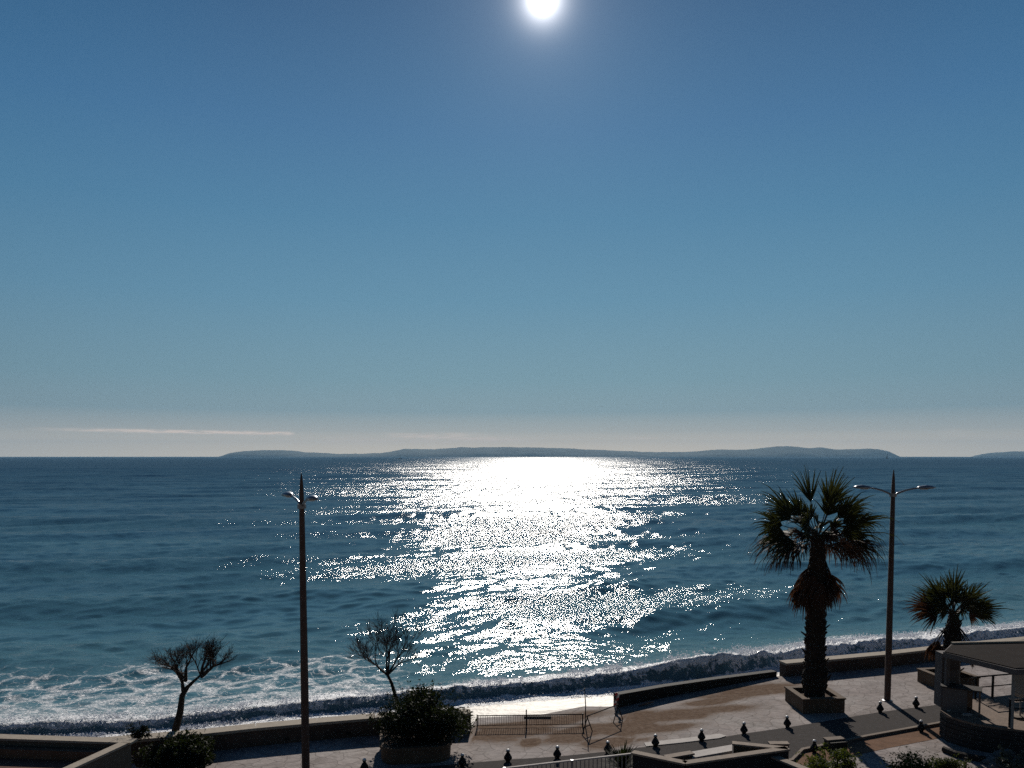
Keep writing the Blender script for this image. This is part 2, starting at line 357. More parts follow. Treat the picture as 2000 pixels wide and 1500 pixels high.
    L(mth(nt, 'ADD', noi(9, 11, 4, .7, 4.0), mth(nt, 'MULTIPLY', dens, .3)), fb.inputs['Height'])
    fd = nd(nt, 'ShaderNodeBsdfDiffuse'); fd.inputs[0].default_value = (.92, .93, .95, 1); L(fb.outputs[0], fd.inputs['Normal'])
    fg = nd(nt, 'ShaderNodeBsdfGlossy', distribution='GGX'); fg.inputs['Roughness'].default_value = .5; L(fb.outputs[0], fg.inputs['Normal'])
    fm = nd(nt, 'ShaderNodeMixShader'); fm.inputs[0].default_value = .2; L(fd.outputs[0], fm.inputs[1]); L(fg.outputs[0], fm.inputs[2])
    fin = nd(nt, 'ShaderNodeMixShader'); L(dens, fin.inputs[0]); L(w.outputs[0], fin.inputs[1]); L(fm.outputs[0], fin.inputs[2])
    L(fin.outputs[0], out.inputs[0]); return m

dr = [26.0]
while dr[-1] < 62: dr.append(dr[-1] * 1.0028)
while dr[-1] < 700: dr.append(dr[-1] * 1.0055)
while dr[-1] < 15500: dr.append(dr[-1] * 1.035)
dr = np.array(dr)
ta = np.concatenate([np.linspace(-2.6, -.8, 24)[:-1], np.linspace(-.8, .8, 860), np.linspace(.8, 2.6, 24)[1:]])
DD, TA = np.meshgrid(dr, ta, indexing='ij')
X = DD * TA
# rows follow the shore near land, become straight further out
fol = np.exp(-(DD - 26) / 60.0)
Y = DD + (base_y(X) - 32.0) * fol * .999
SW = Y - base_y(X)                                    # metres seaward of the foot of the breaker
shoreF = wall_y(X) - base_y(X)
Z = np.zeros_like(X)
dx = DD * (1.6 / 860); dy = np.gradient(Y, axis=0)
cell = np.maximum(dx, dy * .6)
for k in range(64):
    lam = 1.1 * (30 / 1.1) ** (rng.random() ** 1.5) if k > 6 else [34, 26, 21, 17, 13, 11, 9][k]
    th = R(-90) + R(rng.normal(0, 14 if lam > 8 else 38)) + .22
    amp = lam * (.0034 if lam > 8 else .0043); kx, ky = math.cos(th) * 2 * math.pi / lam, math.sin(th) * 2 * math.pi / lam
    ph = kx * X + ky * Y + rng.random() * 6.28
    env = .5 + vnoise(X / (lam * 6) + k * 9.1, Y / (lam * 4), 50 + k)
    fade = np.clip((lam / 2.5 - cell) / (lam / 5), 0, 1)
    Z += amp * env * fade * np.sin(ph) * (1 if lam < 8 else 1)
# long swell lines rolling in
for c, h, wd in ((14, .22, 2.3), (27, .34, 3.0), (46, .3, 4.0), (70, .28, 5.0), (100, .3, 7.0)):
    cc = c + 3.0 * (fbm(X / 26 + c, X * 0 + c, 2, 5) - .5) * 2
    q = (SW - cc) / wd
    prof = np.where(q < 0, np.exp(-(q * 1.5) ** 2), np.exp(-(q * .6) ** 2))
    Z += h * prof * sstep(.3, .62, vnoise(X / 19 + c * 3.7, X * 0 + c, 9))
damp = .12 + .88 * sstep(1.5, 9, SW)
Z = Z * damp
H = np.interp(X, hx, hv) * (.62 + .76 * fbm(X / 4.5, X * 0 + 3, 4, 4))
cw = .2 * (fbm(X / 1.1, X * 0 + 8, 3, 31) - .5)       # wavering crest line
s = SW + cw
face = sstep(0, .62, s); back = np.exp(-np.clip(s - .62, 0, 99) / 2.6)
br = H * face * back
rag = (fbm(X * 2.2, SW * 2.2, 4, 77) - .5)
br += H * rag * (.28 + .3 * sstep(8, 13, X)) * sstep(.15, .5, s) * np.exp(-np.clip(s - .5, 0, 99) / 1.3)
fz = (fbm(X * 1.3, SW * 1.7, 4, 13) - .5) * (.14 + .25 * sstep(6, 12, X)) * np.exp(-np.clip(SW, 0, 99) / (9 - 6 * sstep(6, 12, X))) * (SW > 0)
Z = ZS + Z + br + fz
# the wash running up the sand in front of the breaker
sandz = np.interp(-SW, [-50, -2, 0, 3, 5.5, 40], [-6, -1.4, -1.02, -.62, -.45, -.4])
washz = sandz + .03 + .03 * fbm(X * 1.5, SW * 3, 3, 21)
Z = np.where(SW < 0, np.maximum(washz, ZS + .04 * (fbm(X * 2, SW * 3, 3, 3))), Z)
# foam map
foam = np.zeros_like(X)
leftf = 1 - sstep(-7.5, -3.0, X + SW * .1)
foam = np.maximum(foam, leftf * (1 - sstep(7.0, 10.5, SW + 3 * (fbm(X / 3, SW / 4, 3, 2) - .5))) * (SW > .3) * (.4 + .45 * np.exp(-np.clip(SW, 0, 99) / 3.0) + .5 * (fbm(X / 2.2, SW / 1.6, 3, 6) - .45)))
churn = np.zeros_like(X)
n1 = fbm(X / 1.5, SW / 1.2, 3, 8) - .5
crest = sstep(.3, .58, s + .5 * rag) * (1 - sstep(1.0, 2.3, s + 2.0 * n1 - .4 * sstep(-3, 2, X)))
churn = np.maximum(churn, crest * (.78 + .3 * sstep(-14, -4, X) + .25 * sstep(-3, 5, X)))
churn = np.maximum(churn, (SW > .06) * (s < .62) * (.1 + .62 * np.clip(s / .6, 0, 1) ** 1.6 + .14 * sstep(1, 5, X) + .9 * (fbm(X * 1.6, s * .25, 3, 91) - .5) * sstep(-2, 4, X)))
churn = np.maximum(churn, sstep(11, 14, X) * (1 - sstep(2.0, 4.6, SW + 3 * n1)) * (SW > .1) * (.74 + .7 * n1))
churn = np.maximum(churn, leftf * (1 - sstep(1.5, 4.5, SW + 2 * n1)) * (SW > .5) * (.5 + .3 * n1))
# white line at the foot of the breaker, thinning over the wash
churn = np.maximum(churn, np.where(SW < .1, 1.05 * np.exp(-(np.clip(-SW - .16, 0, 99) / .6) ** 2) + .34 * np.exp(-np.clip(-SW, 0, 99) / 1.6), 0))
churn = np.where(SW < 6, churn, 0)
foam = np.where(SW < .06, .12 + .2 * np.exp(-np.clip(-SW, 0, 99) / 1.0), foam)
foam *= (SW < 14)
off = np.clip(np.log(np.clip(SW, 1, None)) / math.log(900), 0, 1)
ripple = np.clip(.16 + .84 * sstep(1, 8, SW), 0, 1) * (1 - .0 * off)
ripple = np.where(SW < 0, .3, ripple) * .37
# lighter airs: calmer and rougher patches drifting over the bay
gust = fbm(X / 30 + 3, SW / 9, 3, 61)
ripple = ripple * (.62 + .75 * sstep(.3, .62, gust))
calm = np.zeros_like(X)
for u, v, ru, dv, a in ((640, 1190, 260, 45, .5), (760, 1030, 140, 25, .25), (1420, 1060, 260, 40, .4), (900, 1195, 140, 22, .5), (1300, 1010, 200, 22, .25)):
    c = P(u, v, ZS); d1 = P(u, v - dv, ZS).y - c.y; calm = np.maximum(calm, a * np.exp(-((X - c.x) / (ru / FPX * c.y)) ** 2 - ((Y - c.y) / d1) ** 2))
ripple = ripple * (1 - calm)
wash = np.where(SW < 0, .37, 0.0)
sea = grid_mesh('sea', X, Y, Z, sea_material(), dict(foam=np.clip(foam, 0, 1), offshore=off, ripple=ripple, churn=np.clip(churn, 0, 1), wash=wash)); tag(sea, kind='structure')

# wet sand under the wash
m = mat('wet_sand', (.16, .125, .095), .35, .2, 2, spec=.5, bump=.5, bscale=9)
xx = np.linspace(-110, 110, 441); ss = np.linspace(-60, 22, 83); XX, SS = np.meshgrid(xx, ss)
YY = base_y(XX) + SS
ZZ = np.interp(-SS, [-60, -22, -2, 0, 3, 5.5, 9, 22], [-9, -6, -1.5, -1.03, -.63, -.47, -.42, -.42]) + .01 * fbm(XX * 2, SS * 2, 3, 1)
sandm = YY < prom_y(XX) - .2                          # under the promenade it just lies level below it
ZZ = np.where(sandm, -.6, ZZ)
tag(grid_mesh('beach_sand', XX, YY, ZZ, m), kind='structure')

# spray and bubbling foam thrown up along the breaker
def foam_mat():
    m = bpy.data.materials.new('spray_foam'); m.use_nodes = True; nt = m.node_tree; b = nt.nodes['Principled BSDF']
    b.inputs['Base Color'].default_value = (.92, .93, .96, 1); b.inputs['Roughness'].default_value = .5
    tr = nd(nt, 'ShaderNodeBsdfTranslucent'); tr.inputs[0].default_value = (.97, .97, .98, 1); mx = nd(nt, 'ShaderNodeMixShader'); mx.inputs[0].default_value = .85
    nt.links.new(b.outputs[0], mx.inputs[1]); nt.links.new(tr.outputs[0], mx.inputs[2]); nt.links.new(mx.outputs[0], nt.nodes['Material Output'].inputs[0]); return m
M['foam'] = foam_mat()
sp = MB()
def blob(mb, c, r):
    vs = []; 
    for d in ((1, 0, 0), (-1, 0, 0), (0, 1, 0), (0, -1, 0), (0, 0, 1), (0, 0, -1)):
        k = r * random.uniform(.6, 1.4); vs.append((c[0] + d[0] * k, c[1] + d[1] * k, c[2] + d[2] * k))
    mb.add(vs, [(0, 2, 4), (2, 1, 4), (1, 3, 4), (3, 0, 4), (2, 0, 5), (1, 2, 5), (3, 1, 5), (0, 3, 5)])
NB = 40000
bxs = rng.uniform(-22, 34, NB); clump = fbm(bxs * 1.3, bxs * 0 + 1, 4, 40); keep = rng.random(NB) < sstep(.34, .66, clump) + .12
bxs = bxs[keep]; by = base_y(bxs); bh = np.interp(bxs, hx, hv)
for x, y, h in zip(bxs, by, bh):
    if random.random() < .62:                         # crest
        s_ = random.gauss(1.05, .35) + (random.random() * 1.2 if x > 10 else 0); z = ZS + h * random.uniform(.7, 1.0) * math.exp(-max(0, s_ - .7) / 2.6) + abs(random.gauss(0, .1)) * (1.9 if 2 < x < 12 else 1)
        r = random.uniform(.01, .036) * (1.25 if x > 3 else 1)
    else:                                             # foot
        s_ = random.gauss(-.1, .13); z = ZS + random.uniform(-.02, .16) * random.random() ** .5; r = random.uniform(.012, .034)
    blob(sp, (x, y + s_, z), r)
tag(sp.build('sea_spray', M['foam']), kind='stuff')
# ---------------------------------------------------------------- islands
def island(name, prof, dist, depth, label):
    us = np.arange(prof[0][0], prof[-1][0] + .1, 3.0); vs_ = np.interp(us, [p[0] for p in prof], [p[1] for p in prof])
    vs_ = vs_ + (fbm(us / 22, us * 0 + 1, 4, 8) - .5) * 2.4 * np.clip((893 - vs_) / 8, 0, 1)
    hh = np.array([max(PD(u, v, dist).z, -3.0) for u, v in zip(us, vs_)]); xs = np.array([PD(u, 893, dist).x for u in us])
    rows = np.linspace(-1, 1, 21); Xg = np.tile(xs, (21, 1)); tp = .06 + .94 * np.clip(np.minimum(us - us[0], us[-1] - us) / 220, 0, 1) ** .8; Yg = dist + rows[:, None] * depth / 2 * tp
    env = np.clip(np.cos(rows * math.pi / 2), 0, 1)[:, None] ** .7
    rl = fbm(Xg / 260, Yg / 260, 4, 3)
    Zg = hh * env * (1 - .45 * np.abs(rows[:, None]) * rl) + ZS
    Zg[0] = Zg[-1] = -12
    Zg[:, 0] = Zg[:, -1] = -12
    o = grid_mesh(name, Xg, Yg, Zg, M['island']); tag(o, label, 'island'); return o
island('island', [(415, 896), (430, 892), (450, 884), (480, 880), (520, 878.5), (570, 880), (610, 884), (680, 886.5), (740, 885), (768, 881), (790, 876), (850, 877), (900, 873.5), (950, 874), (1000, 873), (1050, 874), (1110, 875), (1150, 877.5), (1200, 880), (1280, 883), (1350, 882), (1400, 878.5), (1460, 878), (1500, 873), (1540, 871), (1580, 875), (1600, 874), (1640, 878), (1700, 876), (1735, 881), (1752, 890), (1760, 896)],
       11800, 1500, 'long low blue island stretched across the horizon under the sun')
island('island', [(1893, 896), (1905, 890), (1935, 884), (1980, 881.5), (2040, 880), (2130, 878), (2200, 884), (2280, 896)],
       12600, 1500, 'small faint island cut by the right edge of the horizon')

# ---------------------------------------------------------------- land
gm = MB()
gm.add([(-120, -40, -.03), (120, -40, -.03), (120, 20, -.03), (-120, 20, -.03)], [(0, 1, 2, 3)])
tag(gm.build('ground', M['ground']), kind='structure')

def paving_material():
    m = bpy.data.materials.new('crazy_paving'); m.use_nodes = True; nt = m.node_tree; b = nt.nodes['Principled BSDF']; L = nt.links.new
    geo = nd(nt, 'ShaderNodeNewGeometry'); pos = geo.outputs['Position']
    wn = nd(nt, 'ShaderNodeTexNoise'); wn.inputs['Scale'].default_value = 2.0; L(pos, wn.inputs[0])
    wa = nd(nt, 'ShaderNodeVectorMath', operation='MULTIPLY_ADD'); L(wn.outputs['Color'], wa.inputs[0]); wa.inputs[1].default_value = (.35,) * 3; L(pos, wa.inputs[2])
    v = nd(nt, 'ShaderNodeTexVoronoi', feature='DISTANCE_TO_EDGE', voronoi_dimensions='2D'); v.inputs['Scale'].default_value = 1.9; L(wa.outputs[0], v.inputs[0])
    v2 = nd(nt, 'ShaderNodeTexVoronoi', feature='F1', voronoi_dimensions='2D'); v2.inputs['Scale'].default_value = 1.9; L(wa.outputs[0], v2.inputs[0])
    joint = mth(nt, 'DIVIDE', v.outputs['Distance'], .055, True)
    n = nd(nt, 'ShaderNodeTexNoise'); n.inputs['Scale'].default_value = .45; n.inputs['Detail'].default_value = 7; n.inputs['Roughness'].default_value = .65; L(pos, n.inputs[0])
    n2 = nd(nt, 'ShaderNodeTexNoise'); n2.inputs['Scale'].default_value = 5; n2.inputs['Detail'].default_value = 5; n2.inputs['Roughness'].default_value = .7; L(pos, n2.inputs[0])
    c = ramp(nt, n.outputs[0], [(.3, (.23, .19, .178)), (.5, (.3, .26, .245)), (.7, (.36, .33, .312))])
    sepc = nd(nt, 'ShaderNodeSeparateXYZ'); L(v2.outputs['Color'], sepc.inputs[0])
    c = mixc(nt, .6, c, ramp(nt, sepc.outputs[0], [(0, (.8,) * 3), (1, (1.12,) * 3)]), 'MULTIPLY')
    c = mixc(nt, .8, c, ramp(nt, n2.outputs[0], [(.3, (.72,) * 3), (.6, (1.08,) * 3)]), 'MULTIPLY')
    jm = ramp(nt, n2.outputs[0], [(.4, (.45,) * 3), (.65, (1,) * 3)])
    c = mixc(nt, mth(nt, 'MULTIPLY', mth(nt, 'SUBTRACT', 1.0, joint), jm), c, (.11, .088, .08))
    n5 = nd(nt, 'ShaderNodeTexNoise'); n5.inputs['Scale'].default_value = 1.4; n5.inputs['Detail'].default_value = 8; n5.inputs['Roughness'].default_value = .75; n5.inputs['Distortion'].default_value = .6; L(pos, n5.inputs[0])
    c = mixc(nt, .85, c, ramp(nt, n5.outputs[0], [(.36, (.62, .6, .58)), (.47, (.92,) * 3), (.6, (1.08,) * 3)]), 'MULTIPLY')
    sa = nd(nt, 'ShaderNodeAttribute', attribute_name='sand').outputs['Fac']
    sc = ramp(nt, n2.outputs[0], [(.3, (.11, .07, .047)), (.7, (.205, .148, .108))])
    edge = mth(nt, 'ADD', sa, mth(nt, 'MULTIPLY', mth(nt, 'SUBTRACT', n2.outputs[0], .5), .5))
    sm = mth(nt, 'DIVIDE', mth(nt, 'SUBTRACT', edge, .18), .42, True)
    c = mixc(nt, mth(nt, 'MULTIPLY', sm, .9), c, sc)
    L(c, b.inputs['Base Color']); b.inputs['Roughness'].default_value = .8; L(mth(nt, 'MULTIPLY', mth(nt, 'SUBTRACT', 1.0, sm), .14), b.inputs['Specular IOR Level'])
    hgt = mth(nt, 'ADD', mth(nt, 'MULTIPLY', joint, .25), n2.outputs[0])
    bp = nd(nt, 'ShaderNodeBump'); bp.inputs['Strength'].default_value = .7; bp.inputs['Distance'].default_value = .035; L(hgt, bp.inputs['Height']); L(bp.outputs[0], b.inputs['Normal'])
    return m
px_ = np.arange(-70, 70.01, .25); ts = np.linspace(0, 1, 90)
XX, TT = np.meshgrid(px_, ts); YY = 19.5 + (prom_y(XX) + .1 - 19.5) * TT
sandA = np.zeros_like(XX)
for u, v, ru, rv, a in ((1010, 1424, 95, 15, 1.0), (1130, 1432, 60, 14, .9), (1230, 1425, 80, 18, .75), (1330, 1396, 110, 9, .95), (1470, 1350, 90, 8, .9), (1035, 1450, 16, 8, .8), (1310, 1422, 48, 7, .85), (1190, 1450, 55, 12, .9), (1100, 1404, 90, 10, .8), (1250, 1445, 60, 6, .6), (960, 1432, 40, 6, .8), (1240, 1400, 60, 9, .6), (1400, 1370, 60, 5, .8)):
    c = P(u, v); rx = ru / FPX * c.y; ry = (P(u, v - rv).y - P(u, v + rv).y) / 2; sl = .35
    q = ((XX - c.x) / rx) ** 2 + ((YY - c.y - sl * (XX - c.x)) / ry) ** 2
    sandA = np.maximum(sandA, a * np.exp(-q * .8))
sandA = (sandA + .18 * sstep(-3, 0, XX) * (1 - sstep(14, 18, XX))) * (.3 + 1.4 * fbm(XX / 1.5, YY / .55, 5, 3))
pav = grid_mesh('promenade', XX, YY, XX * 0, paving_material(), dict(sand=sandA)); tag(pav, kind='structure')

def strip(name, ptsA, ptsB, z, m, th=0):
    mb = MB(); n = len(ptsA)
    if th:
        poly = [(p.x, p.y) for p in ptsA] + [(p.x, p.y) for p in reversed(ptsB)]
        mb.prism(poly, -.01, z)
    else:
        mb.add([(p.x, p.y, z) for p in ptsA] + [(p.x, p.y, z) for p in ptsB], [(i, i + 1, n + i + 1, n + i) for i in range(n - 1)])
    return tag(mb.build(name, m), kind='structure')
farE = [P(-300, 1580), P(300, 1538), P(712, 1508), P(992, 1484), P(1088, 1478), P(1187, 1468), P(1280, 1457), P(1370, 1447), P(1453, 1433), P(1538, 1421), P(1718, 1391), P(1835, 1376), P(2100, 1340), P(2600, 1290)]
nearE = [Vector((p.x + .75, p.y - 2.45, 0)) for p in farE]
nearE[-5] = P(1565, 1466); nearE[-4] = P(1690, 1440); nearE[-3] = P(1838, 1413)
strip('road', farE, nearE, .006, M['asphalt'])
def offs(pts, d): return [Vector((p.x - d * .3, p.y + d, 0)) for p in pts]
strip('kerb', nearE[6:], offs(nearE[6:], -.12), .09, M['kerb'], 1)
strip('kerb_band', [P(1258, 1452), P(1330, 1444), P(1405, 1434.5), P(1418, 1438)], [P(1262, 1459), P(1330, 1452), P(1405, 1443), P(1418, 1439)], .03, M['whitestone'], 1)  # pale kerb strip, its sunlit brightness put into the stone colour
strip('paved_border', offs(nearE[6:], -.13), offs(nearE[6:], -1.0), .006, M['orange'])

# sea wall
def wall_seg(name, pts, h, th, m, cm, label, ov=.05, copz=.09, taper=None):
    t = thing(name, label, 'sea wall', pts[0]); o = pts[0]
    hs = taper or [h] * len(pts)
    for nm, mt, a, b, z0f, z1f in (('wall_body', m, 0, th, lambda i: -1.0, lambda i: hs[i] - copz), ('coping', cm, -ov, th + ov, lambda i: hs[i] - copz, lambda i: hs[i])):
        mb = MB()
        for i in range(len(pts) - 1):
            p, q = pts[i] - o, pts[i + 1] - o; d = (q - p).normalized(); nr = Vector((-d.y, d.x, 0))
            k = []
            for w, j in ((p, i), (q, i + 1)):
                for aa in (a, b):
                    k.append((*(w + nr * aa).xy, z0f(j))); k.append((*(w + nr * aa).xy, z1f(j)))
            # k: p-a lo,hi ; p-b lo,hi ; q-a ; q-b
            mb.add(k, [(0, 4, 5, 1), (2, 3, 7, 6), (1, 5, 7, 3), (0, 2, 6, 4), (0, 1, 3, 2), (4, 6, 7, 5)])
        mb.build(nm, mt, t, bevel=0)
    return t
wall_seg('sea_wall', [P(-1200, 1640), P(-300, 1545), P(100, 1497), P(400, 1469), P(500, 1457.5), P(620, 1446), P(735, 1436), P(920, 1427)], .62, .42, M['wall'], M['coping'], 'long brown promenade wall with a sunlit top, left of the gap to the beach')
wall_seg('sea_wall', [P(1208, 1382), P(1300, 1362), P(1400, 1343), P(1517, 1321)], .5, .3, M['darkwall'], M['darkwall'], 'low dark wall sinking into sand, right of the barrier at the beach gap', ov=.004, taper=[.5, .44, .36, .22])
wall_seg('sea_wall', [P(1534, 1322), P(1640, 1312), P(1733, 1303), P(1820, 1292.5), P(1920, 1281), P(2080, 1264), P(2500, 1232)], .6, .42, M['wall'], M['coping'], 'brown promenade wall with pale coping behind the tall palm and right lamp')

for ob in [o for o in C.objects if o.name.startswith('sea_wall') and 'sunlit top' in o['label'] or o.name.startswith('sea_wall') and 'pale coping' in o['label']]:
    for u, v in ((345, 1461), (560, 1443), (680, 1432)) if 'sunlit' in ob['label'] else ((1637, 1303), (1800, 1286), (1560, 1311)):
        q = PD(u, v, wall_y(PD(u, v, 27 if u < 1000 else 36).x) - .002); q = PD(u, v, wall_y(q.x)) - ob.location; mb = MB(); mb.box(q.x - .07, q.x + .07, q.y - .03, q.y + .1, q.z - .035, q.z + .035); mb.build('drain_hole', M['darkwall'], ob)
# ---------------------------------------------------------------- street lamps
def lamp(base, h, dirs, label):
    t = thing('street_lamp', label, 'street lamp', base, 0, 'double-armed street lamps along the promenade')
    mb = MB(); mb.lathe([(.12, -.05), (.117, h * .3), (.1, h * .6), (.082, h * .86), (.066, h * .93), (.048, h * .97), (.014, h)], 10); mb.build('pole', M['post'], t)
    mb = MB(); mb.lathe([(.19, 0), (.19, .03), (.15, .05)], 12); mb.build('base_plate', M['steel'], t)
    mb = MB(); mb.lathe([(.13, h * .885), (.13, h * .9)], 12); mb.build('collar', M['steel'], t)
    za = h * .892
    for d in dirs:
        d = Vector(d); a = MB(); l = d.length; e = d.normalized()
        pts = [Vector((0, 0, za)) + e * (l * s_) + Vector((0, 0, dz)) for s_, dz in ((.03, 0), (.2, .09), (.45, .19), (.7, .25), (.86, .27))]
        a.tube(pts, [.042, .04, .036, .034, .032], 8); arm = a.build('arm', M['lampgrey'], t, True)
        hb = MB(); c = Vector((0, 0, za + .27)) + e * l * .84; r = Vector((-e.y, e.x, 0)); prof = [(0, .04, .04), (.12, .13, .085), (.36, .19, .12), (.56, .15, .09), (.7, .05, .03)]
        vs = []
        for q, w_, hh in prof:
            for k in range(10):
                an = 2 * math.pi * k / 10; vs.append(c + e * q + r * (w_ * math.cos(an)) + Vector((0, 0, (hh * (1.0 if math.sin(an) > 0 else .45)) * math.sin(an) + q * .03)))
        hb.add(vs, [(i * 10 + k, i * 10 + (k + 1) % 10, (i + 1) * 10 + (k + 1) % 10, (i + 1) * 10 + k) for i in range(4) for k in range(10)] + [tuple(range(10))[::-1], tuple(range(40, 50))])
        hd = hb.build('lamp_head', M['lampgrey'], t, True)
        gb = MB(); cc = c + e * .28 + Vector((0, 0, -.022)); vs = [cc + e * (.15 * math.cos(k * math.pi / 4)) + r * (.085 * math.sin(k * math.pi / 4)) for k in range(8)]
        vs += [q + Vector((0, 0, -.03)) for q in vs]; gb.add(vs, [tuple(range(8)), tuple(range(15, 7, -1))] + [(k, (k + 1) % 8, 8 + (k + 1) % 8, 8 + k) for k in range(8)]); gb.build('lens', M['cap'], hd)
    return t
lamp(P(597.5, 1512), 9.0, [(-.6, .9, 0), (.5, -.95, 0)], 'brown double-armed lamp post in front of the left sea wall, its base below the picture')
lamp(P(1733, 1369), 8.98, [(-.92, .1, 0), (1.02, -.08, 0)], 'brown double-armed lamp post just right of the tall palm')

# ---------------------------------------------------------------- bollards
bp_pts = [(712, 1507, 'black bollard in front of the bushy planter, left of its shadow'), (903, 1497, 'black bollard in the shadow at the right of the bushy planter'),
          (992, 1488, 'black white-topped bollard at the upper left end of the white railing'), (1088, 1481, 'black white-topped bollard behind the middle of the white railing'),
          (1187, 1471, 'black bollard standing behind the spiky plant'), (1280, 1458, 'black bollard at the left end of the white kerb band'),
          (1370, 1447, 'black bollard at the right end of the white kerb band'), (1453, 1433, 'black bollard midway between white kerb band and palm planter'),
          (1538, 1420, 'black bollard close to the left corner of the square palm planter'), (1719, 1391, 'black bollard just left of the foot of the right lamp'),
          (1789, 1381, 'black bollard just right of the foot of the right lamp'), (1590, 1469, 'black bollard on the near kerb left of the stone block'),
          (1799, 1429, 'black bollard on the near kerb caught in the shadow of the lamp')]
def make_bollard():
    t = thing('bollard', bp_pts[0][2], 'bollard', (0, 0, 0), 0, 'black bollards along the road')
    mb = MB(); mb.lathe([(.085, 0), (.09, .04), (.1, .07), (.15, .12), (.165, .16), (.155, .2), (.11, .28), (.062, .36), (.052, .39), (.075, .41), (.08, .43)], 16); mb.build('body', M['black'], t, True)
    mb = MB(); mb.lathe([(.05, .431), (.07, .45), (.072, .475), (.055, .5), (.025, .512)], 14); mb.build('cap', M['cap'], t, True)
    return t
b0 = make_bollard()
for i, (u, v, lb) in enumerate(bp_pts):
    o = b0 if i == 0 else copy_tree(b0); o.location = P(u, v); o['label'] = lb; o.rotation_euler = (rng.normal(0, .02), rng.normal(0, .02), i * 1.3); o.scale = (.8, .8, .8)

# ---------------------------------------------------------------- planters
def square_planter(c, w, h, rz, label, soil=True):
    t = thing('planter', label, 'planter', c, rz)
    mb = MB(); a = w / 2; b = a - .16
    mb.box(-a, a, -a, -b, 0, h); mb.box(-a, a, b, a, 0, h); mb.box(-a, -b, -b, b, 0, h); mb.box(b, a, -b, b, 0, h); mb.build('box', M['terracotta'], t, bevel=.012)
    mb = MB()
    for k in range(4):
        Mx = Matrix.Rotation(k * math.pi / 2, 4, 'Z'); mb.box(-a - .03, a - .19, -a - .03, -a + .19, h + .003, h + .06, Mx)
    mb.build('rim', M['terracotta'], t)
    mb = MB(); mb.box(-b, b, -b, b, .02, h - .09); mb.build('soil', M['soil'], t); return t
pc1 = P(1590, 1380)
square_planter(pc1, 1.6, .5, R(4), 'low square planter holding the tall palm')
pc2 = P(1861, 1345) + Vector((0, .4, 0))
square_planter(pc2, 1.6, .5, R(10), 'low square planter holding the short palm behind the beach bar')
# round planter
rc = P(812, 1467)
t = thing('planter', 'rounded concrete planter overflowing with a dark bush', 'planter', rc)
def rsq(a_, k=5):
    out = []
    for q in range(4):
        for i in range(k + 1):
            an = q * math.pi / 2 + i * math.pi / 2 / k; c_ = .55 * a_; x0, y0 = ((c_, c_), (-c_, c_), (-c_, -c_), (c_, -c_))[q]; out.append((x0 + .45 * a_ * math.cos(an), y0 + .45 * a_ * math.sin(an)))
    return out
def rlathe(prof):
    mb = MB(); n = 24; vs = [(x, y, z) for a_, z in prof for x, y in rsq(a_)]
    mb.add(vs, [(i * n + k, i * n + (k + 1) % n, (i + 1) * n + (k + 1) % n, (i + 1) * n + k) for i in range(len(prof) - 1) for k in range(n)] + [tuple(range(n))[::-1], tuple((len(prof) - 1) * n + k for k in range(n))]); return mb
t.rotation_euler.z = R(8)
rlathe([(1.06, 0), (1.08, .04), (1.1, .42), (1.14, .44), (1.14, .53), (1.0, .53), (1.0, .42)]).build('tub', M['terracotta'], t)
rlathe([(.99, .3), (.99, .48)]).build('soil', M['soil'], t)

# ---------------------------------------------------------------- foliage
def leaves(mb, c, rad, n, size, flat=1.0, clumps=14, seed=0, up=.0):
    rnd = random.Random(seed); cs = []
    for k in range(clumps):
        a = rnd.uniform(0, 6.28); r = math.sqrt(rnd.random()) * .78; z = rnd.uniform(-.5, .8)
        cs.append((Vector((math.cos(a) * r * rad[0], math.sin(a) * r * rad[1], z * rad[2] * math.sqrt(max(.05, 1 - r * r)))), rnd.uniform(.28, .5)))
    for i in range(n):
        cc, s_ = rnd.choice(cs); d = Vector((rnd.gauss(0, 1), rnd.gauss(0, 1), rnd.gauss(0, 1))); d.normalize(); d *= rnd.random() ** .45
        p = Vector(c) + cc + Vector((d.x * rad[0] * s_, d.y * rad[1] * s_, d.z * rad[2] * s_))
        if p.z < (-.16 if rad[0] > 1.46 else .02): continue
        a = Vector((rnd.gauss(0, 1), rnd.gauss(0, 1), rnd.gauss(0, .7) + up)).normalized(); b = a.cross(Vector((rnd.gauss(0, 1), rnd.gauss(0, 1), rnd.gauss(0, 1)))).normalized()
        l = size * rnd.uniform(.5, 1.6); w = l * rnd.uniform(.25, .45)
        mb.add([p - a * l / 2, p + b * w / 2, p + a * l / 2, p - b * w / 2], [(0, 1, 2, 3)])
def shoots(mb, c, rad, n, size, seed):
    rnd = random.Random(seed)
    for i in range(n):
        a = rnd.uniform(0, 6.28); e = rnd.uniform(.05, 1.4); d = Vector((math.cos(a) * math.cos(e) * rad[0], math.sin(a) * math.cos(e) * rad[1], math.sin(e) * rad[2]))
        top = rnd.uniform(1.0, 1.32); up = Vector((rnd.gauss(0, .1), rnd.gauss(0, .1), .25)) * rad[2]
        for k in range(14):
            f = .7 + (top - .7) * k / 13; p = Vector(c) + d * f + up * max(0, f - .8) + Vector((rnd.gauss(0, .03), rnd.gauss(0, .03), rnd.gauss(0, .03)))
            if p.z < .02: continue
            q = Vector((rnd.gauss(0, 1), rnd.gauss(0, 1), rnd.gauss(.5, .7))).normalized(); b = q.cross(Vector((rnd.gauss(0, 1), rnd.gauss(0, 1), rnd.gauss(0, 1)))).normalized(); l = size * rnd.uniform(.6, 1.3)
            mb.add([p - q * l / 2, p + b * l * .18, p + q * l / 2, p - b * l * .18], [(0, 1, 2, 3)])
